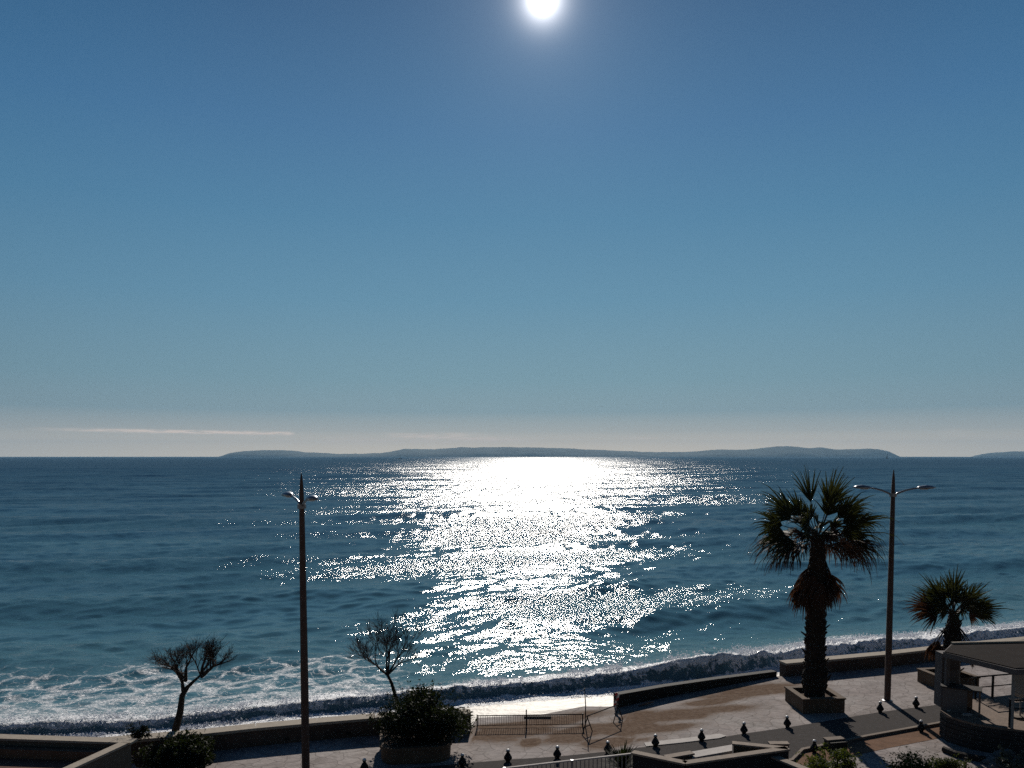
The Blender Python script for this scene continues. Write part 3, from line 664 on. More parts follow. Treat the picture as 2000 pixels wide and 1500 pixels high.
def stems(mb, c, rad, n, seed):
    rnd = random.Random(seed)
    for i in range(n):
        a = rnd.uniform(0, 6.28); r = rnd.uniform(.3, .8); e = Vector((math.cos(a) * r * rad[0], math.sin(a) * r * rad[1], rad[2] * rnd.uniform(.6, 1.5)))
        b = Vector((c[0] + math.cos(a) * .1, c[1] + math.sin(a) * .1, 0)); mb.tube([b, b + e * .5 + Vector((0, 0, .1)), b + e], [.03, .02, .008], 5)
def bush(name, loc, c, rad, n, size, m, label, cat='bush', clumps=16, seed=1, group=None):
    t = thing(name, label, cat, loc, 0, group); mb = MB(); leaves(mb, c, rad, n, size, clumps=clumps, seed=seed); shoots(mb, c, rad, int(38 * rad[0]), size, seed + 50); mb.build('foliage', m, t)
    mb = MB(); stems(mb, c, rad, 9, seed); mb.build('stems', M['bark'], t); return t
bush('bush', rc + Vector((.22, .12, .48)), (0, -.05, .42), (1.5, 1.25, 1.0), 17000, .11, M['bush'], 'big dark rounded bush in the round planter', clumps=26, seed=3)
hc = P(326, 1522) + Vector((0, .9, 0))
bush('bush', hc, (0, 0, .34), (1.12, .95, .56), 8500, .12, M['bush'], 'dark bush between the terrace wall and the left bare tree', clumps=22, seed=5)
bush('bush', PD(272, 1437, 22.9) * 1 - Vector((0, 0, .9)), (0, 0, .9), (.36, .3, .32), 900, .08, M['bush'], 'small dark tuft rising just behind the corner of the left terrace', clumps=6, seed=6)
t1 = P(1625, 1530); bush('bush', t1, (0, 0, .35), (.85, .7, .6), 4500, .1, M['hedge'], 'rounded green shrub at the bottom edge in front of the stone block', clumps=14, seed=8)
t2 = P(1805, 1540); bush('hedge', t2, (0, 0, .42), (1.35, .7, .5), 8000, .08, M['hedge'], 'clipped green hedge at the bottom edge left of the pale rocks', 'hedge', clumps=26, seed=9)
bush('bush', P(1985, 1520), (0, 0, .35), (.6, .6, .42), 1800, .12, M['greyleaf'], 'greyish shrub in the bottom right corner', clumps=8, seed=12)
# spiky plant by the railing
t = thing('spiky_plant', 'dark spiky plant between the white railing and the garden wall', 'plant', P(1215, 1530)); mb = MB(); rnd = random.Random(4)
for i in range(150):
    a = rnd.uniform(0, 6.28); tl = rnd.uniform(.15, 1.25); l = rnd.uniform(.7, 1.0); d = Vector((math.cos(a) * math.sin(tl), math.sin(a) * math.sin(tl), math.cos(tl))); s_ = d.cross(Vector((0, 0, 1))).normalized() * .025
    o = Vector((0, 0, .45)); mb.add([o - s_, o + s_, o + d * l * .6 + s_ * .8 - Vector((0, 0, .02)), o + d * l * .6 - s_ * .8 - Vector((0, 0, .02)), o + d * l - Vector((0, 0, .12))], [(0, 1, 2, 3), (3, 2, 4)])
mb.build('blades', M['bush'], t); mb = MB(); mb.tube([(0, 0, 0), (0.02, 0, .5)], [.1, .08], 8); mb.build('stem', M['bark'], t)
t = thing('flowering_plant', 'low reddish plant growing in the planter of the short palm', 'plant', pc2 + Vector((0, -.6, .42))); mb = MB(); leaves(mb, (0, 0, .14), (.8, .25, .2), 700, .09, clumps=8, seed=2); mb.build('foliage', M['deadfrond'], t)

# bare tamarisks
def bare_tree(base, path, spread, label, seed, r0):
    rnd = random.Random(seed); t = thing('bare_tree', label, 'tree', base, 0, 'leafless tamarisks by the sea wall')
    tr = MB(); pts = [Vector(p) for p in path['trunk']]; tr.tube(pts, [r0 * (1 - .45 * i / (len(pts) - 1)) * (1 + rnd.uniform(-.06, .06)) for i in range(len(pts))], 9)
    tw = MB()
    def grow(p, d, l, r, lev):
        n = 4; q = [p.copy()]; dd = d.copy()
        for i in range(n):
            dd = (dd + Vector((rnd.gauss(0, .09), rnd.gauss(0, .09), rnd.gauss(0.05, .08)))).normalized(); q.append(q[-1] + dd * l / n)
        (tr if lev < 2 else tw).tube(q, [r, r * .9, r * .78, r * .66, r * .52], 6 if lev < 2 else 3, cap=False)
        if lev >= 5: return
        k = rnd.choice((3, 4, 4)) if lev < 3 else rnd.choice((3, 4, 5))
        for j in range(k):
            at = q[rnd.choice((2, 3, 4, 4))] if j else q[-1]
            nd_ = (dd + Vector((rnd.gauss(0, spread), rnd.gauss(0, spread), rnd.gauss(.1, spread * .6)))).normalized()
            grow(at, nd_, l * rnd.uniform(.66, .92), max(r * .5, .005), lev + 1)
    for (p, d, l) in path['limbs']: grow(Vector(p), Vector(d).normalized(), l, r0 * .5, 1)
    tr.build('trunk', M['bark'], t, True); tw.build('twigs', M['twig'], t); return t
b1 = P(345, 1462) + Vector((0, .15, 0)); d1 = b1.y
def rel(u, v, b, dy=0): return PD(u, v, b.y + dy) - b
bare_tree(b1, dict(trunk=[(0, 0, 0), rel(343, 1425, b1), rel(352, 1390, b1), rel(356, 1358, b1), rel(366, 1342, b1)],
                   limbs=[(rel(358, 1350, b1), (-.1, .1, 1), .5), (rel(366, 1342, b1), (1, 0, .62), .58), (rel(392, 1322, b1), (.3, .1, .95), .4), (rel(392, 1322, b1), (.9, .1, .5), .44), (rel(356, 1325, b1), (-.75, .2, .8), .42), (rel(362, 1330, b1), (.2, -.4, 1), .5), (rel(400, 1315, b1), (.85, -.2, .6), .42), (rel(358, 1325, b1), (-.4, -.3, .9), .42)]), .6,
          'bare leaning tree with forked crown behind the dark bush, left of the left lamp', 21, .135)
b2 = P(790, 1440) + Vector((0, .2, 0))
bare_tree(b2, dict(trunk=[(0, 0, 0), rel(783, 1400, b2), rel(774, 1365, b2), rel(765, 1335, b2), rel(757, 1318, b2)],
                   limbs=[(rel(757, 1318, b2), (-.3, 0, 1), .66), (rel(757, 1318, b2), (-.95, -.2, .75), .55), (rel(757, 1318, b2), (.55, .2, .9), .6), (rel(758, 1320, b2), (-.75, .1, .8), .55), (rel(757, 1316, b2), (.15, -.4, 1), .6), (rel(757, 1318, b2), (.9, -.1, .6), .5)]), .5,
          'bare round-crowned tree rising behind the bushy round planter', 33, .085)

# ---------------------------------------------------------------- fan palms
def fan(mb, o, d, side, up, L_, n, spread, droop, rnd, wid=.07):
    nrm = side.cross(d).normalized()
    for k in range(n):
        a = (k / (n - 1) - .5) * 2 * spread + rnd.gauss(0, .03); l = L_ * (1 - .25 * abs(a / spread) ** 1.6) * (rnd.uniform(.8, 1.12) if rnd.random() < .85 else rnd.uniform(1.1, 1.3))
        dv = (d * math.cos(a) + side * math.sin(a) + nrm * rnd.gauss(.0, .05)).normalized(); w = dv.cross(nrm).normalized()
        p = Vector(o); pts = []; g = droop * rnd.uniform(.6, 1.6)
        for i in range(6):
            ww = wid * (.4, 1.0, 1.05, .7, .4, .12)[i]; pts += [p - w * ww / 2, p + w * ww / 2 + nrm * (.014 if k % 2 else -.014)]
            p = p + dv * l / 5; dv = (dv + Vector((0, 0, -g * (.05, .15, .6, 1.5, 1.8, 1.8)[i]))).normalized()
        mb.add(pts, [(2 * i, 2 * i + 1, 2 * i + 3, 2 * i + 2) for i in range(5)])
def frond(t, c, d, roll, pl, L_, droop, rnd, m, dead=False, n=26, nm='frond', spread=1.25, sag=.05):
    d = Vector(d).normalized(); pb = MB(); q = [Vector(c) + d * .1]; dd = d.copy()
    for i in range(5): q.append(q[-1] + dd * pl / 5); dd = (dd + Vector((0, 0, -sag - (.1 if dead else 0)))).normalized()
    pb.tube(q, [.036, .026, .022, .019, .017, .014], 5)
    s0 = dd.cross(Vector((0, 1, 0)))                      # in the plane facing sideways, then rolled about the stalk
    s0 = s0.normalized() if s0.length > .1 else Vector((1, 0, 0))
    side = (Matrix.Rotation(roll, 3, dd) @ s0).normalized()
    fb = MB(); fan(fb, q[-1] - dd * .04, dd, side, None, L_, n, spread, droop, rnd)
    f = fb.build(nm, m, t); pb.build('petiole', M['petiole'] if not dead else M['palmbark'], f)
def palm_trunk(t, prof, stub_z0, stub_z1, rnd, nst):
    zs = np.linspace(prof[0][1], prof[-1][1], 60); rs = np.interp(zs, [p[1] for p in prof], [p[0] for p in prof]); n = 24
    vs = []
    for i, (z, r) in enumerate(zip(zs, rs)):
        for k in range(n):
            a = 2 * math.pi * k / n + (i % 2) * math.pi / n; q = r * (1 + .1 * math.sin(k * 5.1 + i * 2.3) * rnd.random() + rnd.gauss(0, .025)); vs.append((q * math.cos(a), q * math.sin(a), z))
    mb = MB(); mb.add(vs, [(i * n + k, i * n + (k + 1) % n, (i + 1) * n + (k + 1) % n, (i + 1) * n + k) for i in range(59) for k in range(n)] + [tuple(range(n))[::-1], tuple(59 * n + k for k in range(n))])
    for i in range(nst):
        z = rnd.uniform(stub_z0, stub_z1); a = rnd.uniform(0, 6.28); r = np.interp(z, zs, rs) * .93; o = Vector((r * math.cos(a), r * math.sin(a), z)); e = Vector((math.cos(a), math.sin(a), rnd.uniform(.5, 2.2))).normalized(); l = rnd.uniform(.04, .15) if rnd.random() < .93 else .28
        mb.tube([o, o + e * l], [.05, .022], 4)
    mb.build('trunk', M['palmbark'], t)
rnd = random.Random(12)
pb_ = pc1 + Vector((0, 0, .4)); pl1 = thing('palm_tree', 'tall fan palm with hanging brown skirt in the square planter', 'palm tree', pb_)
cz = PD(1597, 1052, pc1.y).z - pb_.z; cx = PD(1597, 1052, pc1.y).x - pb_.x
z_ = lambda v: PD(1588, v, pc1.y).z - pb_.z
palm_trunk(pl1, [(.36, -.05), (.36, .12), (.44, z_(1335)), (.44, z_(1320)), (.34, z_(1300)), (.33, z_(1200)), (.34, z_(1120)), (.24, cz - .1), (.12, cz + .15)], .2, z_(1190), rnd, 420)
cc = (cx, 0, cz)
def dirv(th, ph):                                     # th: lean to the right of upright, ph: lean toward the road (-) or sea (+)
    th = R(th); ph = R(ph); return (math.sin(th) * math.cos(ph), math.sin(ph), math.cos(th) * math.cos(ph))
FR = (
        (-8, 5, .1, 1.35, 1.45, .03, 'frond'), (12, -8, -.2, 1.3, 1.45, .03, 'frond'), (26, 12, .3, 1.35, 1.35, .05, 'frond'), (-22, 30, .3, 1.1, 1.2, .05, 'frond'), (3, -35, .2, 1.1, 1.2, .06, 'frond'),
        (-42, 8, .2, 1.35, 1.3, .1, 'frond'), (-54, -12, -.3, 1.35, 1.25, .14, 'frond'), (-68, 14, .3, 1.3, 1.2, .2, 'frond'), (-48, 38, .5, 1.2, 1.2, .12, 'frond'), (-40, -40, .4, 1.1, 1.1, .14, 'frond'),
        (50, 10, -.2, 1.35, 1.25, .12, 'frond'), (62, -10, .3, 1.4, 1.25, .2, 'frond'), (74, 18, .2, 1.35, 1.2, .26, 'frond'), (45, -38, .3, 1.1, 1.1, .14, 'frond'), (60, 42, .2, 1.2, 1.2, .16, 'frond'),
        (-92, 8, .2, 1.35, 1.15, .5, 'deadfrond'), (-98, -14, -.3, 1.25, 1.1, .55, 'frond'), (-112, 12, .4, 1.0, 1.05, .6, 'deadfrond'), (-84, 45, .2, 1.2, 1.1, .5, 'frond'),
        (96, -6, -.3, 1.4, 1.15, .5, 'frond'), (104, 14, .2, 1.35, 1.15, .55, 'deadfrond'), (112, -12, .4, 1.1, 1.05, .6, 'deadfrond'), (86, 35, .2, 1.2, 1.1, .45, 'frond'),
        (-100, -45, .3, 1.0, 1.0, .6, 'deadfrond'), (100, -45, .3, 1.0, 1.0, .6, 'deadfrond'), (-120, 40, .3, 1.0, 1.0, .6, 'deadfrond'), (118, 40, .3, 1.0, 1.0, .6, 'deadfrond'),
        (-80, -8, .1, 1.3, 1.25, .45, 'frond'), (-88, 24, .2, 1.2, 1.2, .5, 'deadfrond'), (-104, -24, .2, 1.1, 1.15, .5, 'deadfrond'), (82, 2, .1, 1.35, 1.25, .45, 'frond'), (90, -22, .2, 1.2, 1.2, .5, 'deadfrond'), (102, 22, .2, 1.2, 1.15, .5, 'deadfrond'),
        (-20, -52, .2, .8, 1.0, .3, 'frond'), (22, -50, .2, .8, 1.0, .3, 'frond'), (-60, -48, .2, .9, 1.0, .4, 'frond'), (62, -48, .2, .9, 1.0, .4, 'frond'), (-24, 55, .2, .9, 1.1, .3, 'frond'), (28, 52, .2, .9, 1.1, .3, 'frond'), (0, -75, .3, .8, 1.0, .5, 'deadfrond'), (-32, 12, .1, 1.0, 1.1, .06, 'frond'), (36, -14, .1, 1.0, 1.1, .06, 'frond'),
        (-72, -30, .3, .7, .8, .2, 'deadfrond'), (72, 35, .3, .7, .8, .2, 'deadfrond'), (-10, 20, .2, .7, .9, .08, 'frond'), (-15, -65, .2, .5, .8, .3, 'frond'), (20, -68, .2, .5, .8, .3, 'deadfrond'))
for th, ph, rl, pl, ll, dr_, m_ in FR:
    low = abs(th) > 80
    frond(pl1, cc, dirv(th * (.93 if low else 1) + rnd.gauss(0, 2), ph), rl + rnd.gauss(0, .15) + (1.2 if low else rnd.uniform(-.4, .6)), pl * (.8 if low else 1.0), ll * (1.4 if low else .98), dr_ * (1.5 if low else 1.6) + .05, rnd, M[m_], n=30 if low else 21, spread=1.35 if low else .74, sag=.03 + (.02 if low else 0))
for i in range(38):                                   # the hanging skirt of dead leaves
    a = i * 2.39996 + rnd.random(); e = -.92 - .35 * rnd.random()
    frond(pl1, (cx * .5, 0, cz - .2 - .75 * rnd.random()), (math.cos(a) * math.cos(e), math.sin(a) * math.cos(e), math.sin(e)), rnd.uniform(-1.5, 1.5), rnd.uniform(.7, 1.35), rnd.uniform(.75, 1.0), .8, rnd, M['deadfrond'], True, n=16, nm='dead_frond', spread=.8)

pb2 = pc2 + Vector((.15, 0, .4)); pl2 = thing('palm_tree', 'short fan palm behind the flat roof of the beach bar', 'palm tree', pb2)
cz2 = PD(1868, 1200, pb2.y).z - pb2.z
palm_trunk(pl2, [(.3, -.05), (.3, cz2 * .6), (.25, cz2 - .5), (.2, cz2 - .1), (.12, cz2 + .1)], .1, cz2 - .3, rnd, 240)
for th, ph, rl, dr_, m_ in ((2, 5, .1, .03, 'frond'), (-16, -14, -.2, .04, 'frond'), (18, 14, .2, .04, 'frond'), (-34, 8, .1, .06, 'frond'), (34, -8, -.1, .06, 'frond'), (-50, -10, .3, .08, 'frond'), (50, 12, .2, .08, 'frond'), (-6, 40, .2, .06, 'frond'), (8, -40, .2, .06, 'frond'),
        (-30, 40, .3, .06, 'frond'), (34, 42, .3, .06, 'frond'), (-36, -36, .3, .1, 'frond'), (40, -36, .3, .1, 'frond'), (-68, 8, .3, .12, 'deadfrond'), (70, -6, .1, .12, 'frond'), (-80, -14, .4, .2, 'deadfrond'), (84, 14, .4, .2, 'deadfrond'), (-64, 38, .2, .15, 'deadfrond'), (66, 38, .2, .15, 'frond'),
        (-20, -60, .2, .2, 'frond'), (24, -62, .2, .2, 'frond'), (-60, -30, .2, .1, 'frond'), (58, -32, .2, .1, 'frond'), (5, 10, .2, .1, 'frond'), (-42, 15, .2, .1, 'frond'), (44, 12, .2, .1, 'frond')):
    frond(pl2, (0, 0, cz2), dirv(th + rnd.gauss(0, 2), ph), rl, .72 * rnd.choice((1, 1, .6)), 1.12, dr_, rnd, M[m_], n=20, spread=.9)
for i in range(20):
    a = i * 2.39996 + .4; e = -.72 - .35 * rnd.random()
    frond(pl2, (0, 0, cz2 - .3), (math.cos(a) * math.cos(e), math.sin(a) * math.cos(e), math.sin(e)), rnd.uniform(-1.5, 1.5), rnd.uniform(1.0, 1.3), rnd.uniform(.55, .75), .8, rnd, M['deadfrond'], True, n=14, nm='dead_frond', spread=.7)

# ---------------------------------------------------------------- barrier at the beach gap
t = thing('trestle_barrier', 'dark trestle barrier with two crossed legs blocking the gap in the sea wall', 'barrier', P(1147, 1432))
o = P(1147, 1432); e = P(1207, 1408) - o
for q in (Vector((0, 0, 0)), e):
    mb = MB(); k = e.normalized(); n_ = Vector((-k.y, k.x, 0))
    for s_ in (-1, 1): mb.tube([q + k * .28 * s_ - k * .0, q + k * -.04 * s_ + Vector((0, 0, .62))], .019, 6)
    mb.tube([q - k * .17 + Vector((0, 0, .25)), q + k * .17 + Vector((0, 0, .25))], .02, 6)
    mb.build('leg_frame', M['black'], t)
mb = MB(); mb.tube([Vector((0, 0, .6)), e + Vector((0, 0, .6))], .021, 6); mb.build('rail', M['black'], t)
t = thing('tape_post', 'thin dark upright stick beside the trestle barrier', 'post', P(1143, 1418)); mb = MB(); mb.tube([(0, 0, 0), (.01, 0, .75), (-.03, 0, 1.35)], [.022, .02, .016], 6); mb.build('shaft', M['black'], t)
mb = MB(); mb.tube([(-.03, 0, 1.3), (-.22, .05, 1.22)], .012, 5); mb.build('branch', M['black'], t)
t = thing('warning_tape', 'red and white tape fluttering at the end of the low dark wall', 'tape', P(1204, 1390)); 
mb = MB(); mb.tube([(0, 0, 0), (.02, 0, .72)], .015, 6); mb.build('stake', M['steel'], t)
for k in range(6):
    mb = MB(); a = Vector((.02 + .05 * math.sin(k * 1.2), .03 * k, .72 - k * .11)); b = a + Vector((-.03, .02, -.11)); w_ = Vector((.05, .03, .0)); mb.add([a - w_, a + w_, b + w_, b - w_], [(0, 1, 2, 3)])
    mb.add([q + Vector((0, .004, 0)) for q in (a - w_, a + w_, b + w_, b - w_)], [(3, 2, 1, 0)]); mb.build('red_band' if k % 2 == 0 else 'white_band', M['redtape' if k % 2 == 0 else 'whitetape'], t)
# mesh fence across the opening
f0, f1 = P(932, 1421), P(1140, 1418)
t = thing('barrier_fence', 'low see-through barred fence across the gap in the sea wall', 'fence', f0); e = f1 - f0
mb = MB(); mb.tube([Vector((0, 0, .42)), e + Vector((0, 0, .42))], .018, 6); mb.tube([Vector((0, 0, .07)), e + Vector((0, 0, .07))], .012, 6); mb.build('rail', M['black'], t)
mb = MB()
for k in range(46): q = e * ((k + .5) / 46); mb.tube([q + Vector((0, 0, .07)), q + Vector((0, 0, .42))], .0065, 4)
mb.build('bars', M['steel'], t)
for fr_ in (.0, .46, .99):
    mb = MB(); q = e * fr_; mb.tube([q, q + Vector((0, 0, .62 if fr_ == .46 else .46))], .024, 6); mb.tube([q + Vector((0, -.22, .02)), q + Vector((0, .22, .02))], .02, 6); mb.build('foot_post', M['black'], t)
t = thing('plank', 'dark weathered plank lying at the edge of the wash behind the low fence', 'plank', P(1050, 1402)); mb = MB(); mb.box(-.5, .5, -.07, .07, 0, .06); mb.build('board', M['bark'], t, bevel=.01)
t = thing('driftwood', 'short reddish piece of driftwood at the foot of the low dark wall', 'driftwood', P(1262, 1378)); mb = MB(); mb.tube([(-.3, -.12, .03), (0, 0, .08), (.3, .16, .1)], [.03, .05, .03], 6); mb.tube([(0, 0, .08), (.12, -.05, .14)], [.03, .015], 5); mb.build('branch', M['deck'], t)
# stone block
t = thing('stone_block', 'dark low stone block with pale top between the near-kerb bollard and the palm shadow', 'block', P(1632, 1464), R(12)); mb = MB(); mb.box(-.3, .3, -.2, .2, 0, .3); mb.build('block_body', M['darkwall'], t, bevel=.015); mb = MB(); mb.box(-.33, .33, -.05, .23, .302, .35); mb.build('top_slab', M['kerb'], t, bevel=.01)

# ---------------------------------------------------------------- walls of the neighbouring gardens
def garden_wall(a, b, h, m, cm, label, base=0.0, th=.16, ov=.04, cat='wall', name='garden_wall', ch=.05):
    t = thing(name, label, cat, (a.x, a.y, base)); d = Vector((b.x - a.x, b.y - a.y, 0)); l = d.length; rz = math.atan2(d.y, d.x); t.rotation_euler.z = rz
    mb = MB(); mb.box(0, l, -th / 2, th / 2, 0, h - base - ch); mb.build('wall_body', m, t); mb = MB(); mb.box(-ov, l + ov, -th / 2 - ov, th / 2 + ov, h - base - ch, h - base); mb.build('coping', cm, t, bevel=.006); return t
zw = 1.5; g1, g2, g3, g4 = P(1238, 1468, zw), P(1338, 1488.5, zw), P(1536, 1460.5, zw), P(1433, 1450, zw)
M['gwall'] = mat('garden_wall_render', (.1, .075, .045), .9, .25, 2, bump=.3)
M['gshade'] = mat('garden_wall_shaded', (.02, .018, .02), .9, .25, 2, bump=.3)  # shaded copy of the garden wall, shade put into a near-black colour
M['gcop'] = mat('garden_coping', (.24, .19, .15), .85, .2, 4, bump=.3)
garden_wall(g1, g2, zw, M['gshade'], M['gcop'], 'short garden wall with beige coping running right from the spiky plant')
garden_wall(g2, g3, zw, M['gshade'], M['gcop'], 'long dark garden wall with beige coping at the bottom edge, nearest to the viewer')
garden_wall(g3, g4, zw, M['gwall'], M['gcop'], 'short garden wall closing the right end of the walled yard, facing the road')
garden_wall(P(1492, 1468, zw - .15), P(1600, 1512, zw - .15), zw - .15, M['gshade'], M['gcop'], 'garden wall slanting to the bottom edge left of the green shrub')
t = thing('concrete_ledge', 'bright white ledge inside the walled yard by the road', 'ledge', P(1390, 1467, 1.1)); mb = MB()  # white slab standing in for the sunlit floor of the yard
a, b = P(1352, 1480, 1.12), P(1430, 1466, 1.12); a2, b2_ = P(1350, 1468, 1.12), P(1430, 1454, 1.12); o = P(1390, 1467, 1.1)
mb.prism([(q.x - o.x, q.y - o.y) for q in (a, b, b2_, a2)], -1.1, .02); mb.build('slab', M['whitestone'], t)
garden_wall(P(1302, 1477, 1.2), P(1350, 1469, 1.2), 1.2, M['gwall'], M['gcop'], 'little wall left of the bright white ledge in the yard')
# brown pier beyond
t = thing('brick_pier', 'small reddish brown pier behind the right corner of the dark garden wall', 'pier', P(1520, 1492, .2)); mb = MB(); mb.box(-.28, .28, -.1, .1, -.2, .62); mb.build('pier_body', M['floor'], t, bevel=.01); mb = MB(); mb.box(-.3, .3, -.12, .12, .622, .66); mb.build('cap', M['gcop'], t)

# white railing
r0, r1 = P(985, 1500.5, 1.35), P(1243, 1471, 1.35)
t = thing('railing', 'white-topped railing with thin bars running up from the bottom edge', 'railing', (r0.x, r0.y, 0)); e = Vector((r1.x - r0.x, r1.y - r0.y, 0))
mb = MB(); mb.bar(Vector((0, 0, 1.35)), e + Vector((0, 0, 1.35)), .06, .035); mb.build('top_rail', M['whitestone'], t)
mb = MB(); mb.bar(Vector((0, 0, .12)), e + Vector((0, 0, .12)), .04, .03); mb.build('bottom_rail', M['steel'], t)
for k in range(31): mb = MB(); q = e * ((k + .5) / 31); mb.box(q.x - .012, q.x + .012, q.y - .012, q.y + .012, .12, 1.33); mb.build('baluster', M['steel'], t)
for k in (0, .5, 1): mb = MB(); q = e * k; mb.box(q.x - .03, q.x + .03, q.y - .03, q.y + .03, 0, 1.37); mb.build('post', M['steel'], t)

# left terrace
zt = 1.6; c0, c1, c2 = P(-420, 1424, zt), P(251, 1446.5, zt), P(40, 1543, zt)
t = thing('terrace', 'beige walled roof terrace with tiled floor in the bottom left corner', 'terrace', (c1.x, c1.y, 0)); o = Vector((c1.x, c1.y, 0))
def seg(a, b, z0, z1, w, nm, m, off_=0):
    mb = MB(); a = a.copy(); b = b.copy(); a.z = b.z = (z0 + z1) / 2; d = (b - a).normalized(); n_ = Vector((-d.y, d.x, 0)) * off_; mb.bar(a - o + n_, b - o + n_, w, z1 - z0); mb.build(nm, m, t)
M['terr'] = mat('terrace_render', (.12, .095, .07), .9, .2, 2.5, bump=.3)
seg(c0, c1, 0, zt - .06, .22, 'far_parapet', M['terr']); seg(c0, c1 + Vector((.16, .0, 0)), zt - .06, zt, .34, 'far_coping', M['coping'])
seg(c0, c1, 0, zt - .2, .2, 'ledge', M['orange'], -.32)
d_ = (c2 - c1).normalized(); seg(c1 + d_ * .12, c2, 0, zt - .06, .2, 'side_parapet', M['terr']); seg(c1 + d_ * .19, c2, zt - .055, zt + .005, .28, 'side_coping', M['coping'])
mb = MB(); fl = [c0 - o, c1 - o, c2 - o, c2 - o + (c0 - c1)]; mb.prism([(q.x, q.y) for q in fl], .9, 1.15); mb.build('floor', M['floor'], t)

# ---------------------------------------------------------------- beach bar
dz = .88
front = [P(1838, 1388, dz), P(1850, 1397, dz), P(1872, 1404, dz), P(1905, 1413, dz), P(1950, 1420, dz), P(2005, 1426, dz), P(2200, 1440, dz)]
backl = [P(2200, 1350, dz), P(1990, 1357, dz), P(1900, 1366, dz), P(1852, 1372, dz)]
o = P(1838, 1438, 0); t = thing('beach_bar', 'raised beach bar with flat dark roof, counter and planked curved front', 'beach bar', o)
poly = [(q.x - o.x, q.y - o.y) for q in front + backl]
mb = MB(); mb.prism(poly, .0, dz - .07); base_o = mb.build('plinth', M['plank'], t)
cx_ = sum(q[0] for q in poly) / len(poly); cy_ = sum(q[1] for q in poly) / len(poly)
mb = MB(); mb.prism([(cx_ + (q[0] - cx_) * 1.01, cy_ + (q[1] - cy_) * 1.03) for q in poly], dz - .068, dz); mb.build('deck', M['deck'], t)
mb = MB()                                             # horizontal cladding boards on the front
for k in range(5):
    z0 = .06 + k * .155
    for i in range(6):
        a, b = Vector((*poly[i], z0 + .06)), Vector((*poly[i + 1], z0 + .06)); d = (b - a).normalized(); n_ = Vector((d.y, -d.x, 0)) * .02; mb.bar(a + n_, b + n_, .03, .13)
mb.build('cladding', M['plank'], t)
# counter: panel + top
ca, cb = P(1840, 1389, dz) - o, P(1888, 1396, dz) - o; ca.z = cb.z = 0
dd_ = (cb - ca).normalized(); nn = Vector((-dd_.y, dd_.x, 0))
mb = MB(); a = ca + nn * .12; b = cb + nn * .12; mb.bar(a + Vector((0, 0, dz + .4)), b + Vector((0, 0, dz + .4)), .08, .8); 
a3 = a + nn * 1.0; mb.bar(a + Vector((0, 0, dz + .4)), a3 + Vector((0, 0, dz + .4)), .08, .798); mb.build('counter_panel', M['greypanel'], t)
mb = MB(); q1, q2 = a - dd_ * .08, b + dd_ * .42; mb.prism([((q1 - nn * .1).x, (q1 - nn * .1).y), ((q2 - nn * .1).x, (q2 - nn * .1).y), ((q2 + nn * .5).x, (q2 + nn * .5).y), ((q1 + nn * .5).x, (q1 + nn * .5).y)], dz + .803, dz + .85); mb.build('counter_top', M['plank'], t, bevel=.01)
mb = MB(); a4 = b + dd_ * .36; mb.bar(a4 + Vector((0, 0, dz)), a4 + Vector((0, 0, dz + .8)), .06, .06, up=nn); mb.build('counter_leg', M['deck'], t)
# white blocks standing in for the bright highlight along the deck edge
for u, v in ((1857, 1389), (1889, 1397)):
    q = P(u, v, dz) - o; mb = MB(); mb.box(q.x - .13, q.x + .13, q.y - .05, q.y + .05, dz + .002, dz + .05); mb.build('ledge_glint', M['whitestone'], t)
# roof
zr = 2.95; rA, rB, rC, rD = P(1857, 1257, zr), P(1842, 1272, zr), P(1984, 1306, zr), P(2230, 1249, zr)
rp = [(q.x - o.x, q.y - o.y) for q in (rB, rC, Vector((rC.x + 4.2, rC.y + .6, 0)), rD, rA)]
mb = MB(); mb.prism(rp, zr - .2, zr - .03); rf = mb.build('roof', M['greypanel'], t)
rcx = sum(q[0] for q in rp) / 5; rcy = sum(q[1] for q in rp) / 5
mb = MB(); mb.prism([(rcx + (q[0] - rcx) * .985, rcy + (q[1] - rcy) * .96) for q in rp], zr - .028, zr); mb.build('roof_felt', M['roof'], rf)
mb = MB(); a, b = Vector((*rp[4], zr)), Vector((*rp[3], zr)); mb.bar(a + Vector((0, -.06, .035)), b + Vector((0, -.06, .035)), .1, .06); mb.build('roof_edge', M['coping'], rf)
for u, v, zb, m_ in ((1847, 1388, dz + .86, 'greypanel'), ):
    q = P(1849, 1338, dz + .85) - o; mb = MB(); mb.box(q.x - .06, q.x + .06, q.y - .06, q.y + .06, dz + .852, zr - .2); mb.build('post', M[m_], t)
q = P(1983, 1426, dz) - o; mb = MB(); mb.box(q.x - .035, q.x + .035, q.y + .15, q.y + .22, dz, zr - .2); mb.build('post', M['white'], t)
# pillar with the dark hatch
q = P(1867, 1340, dz + .85) - o; mb = MB(); mb.box(q.x - .3, q.x + .3, q.y + .35, q.y + .8, dz, zr - .2); pil = mb.build('pillar', M['greypanel'], t)
mb = MB(); mb.box(q.x - .2, q.x + .27, q.y + .31, q.y + .348, 2.2, 2.62); mb.build('hatch', M['screen'], pil)
mb = MB(); mb.box(q.x + .302, q.x + .34, q.y + .36, q.y + .79, dz, zr - .2); mb.build('corner_trim', M['white'], pil)
# black box standing in for the shade of the opening beside the panel
q = P(1902, 1392, dz) - o; mb = MB(); mb.box(q.x - .2, q.x + .18, q.y + .4, q.y + .9, dz, dz + .66); mb.build('opening_shade', M['screen'], t)
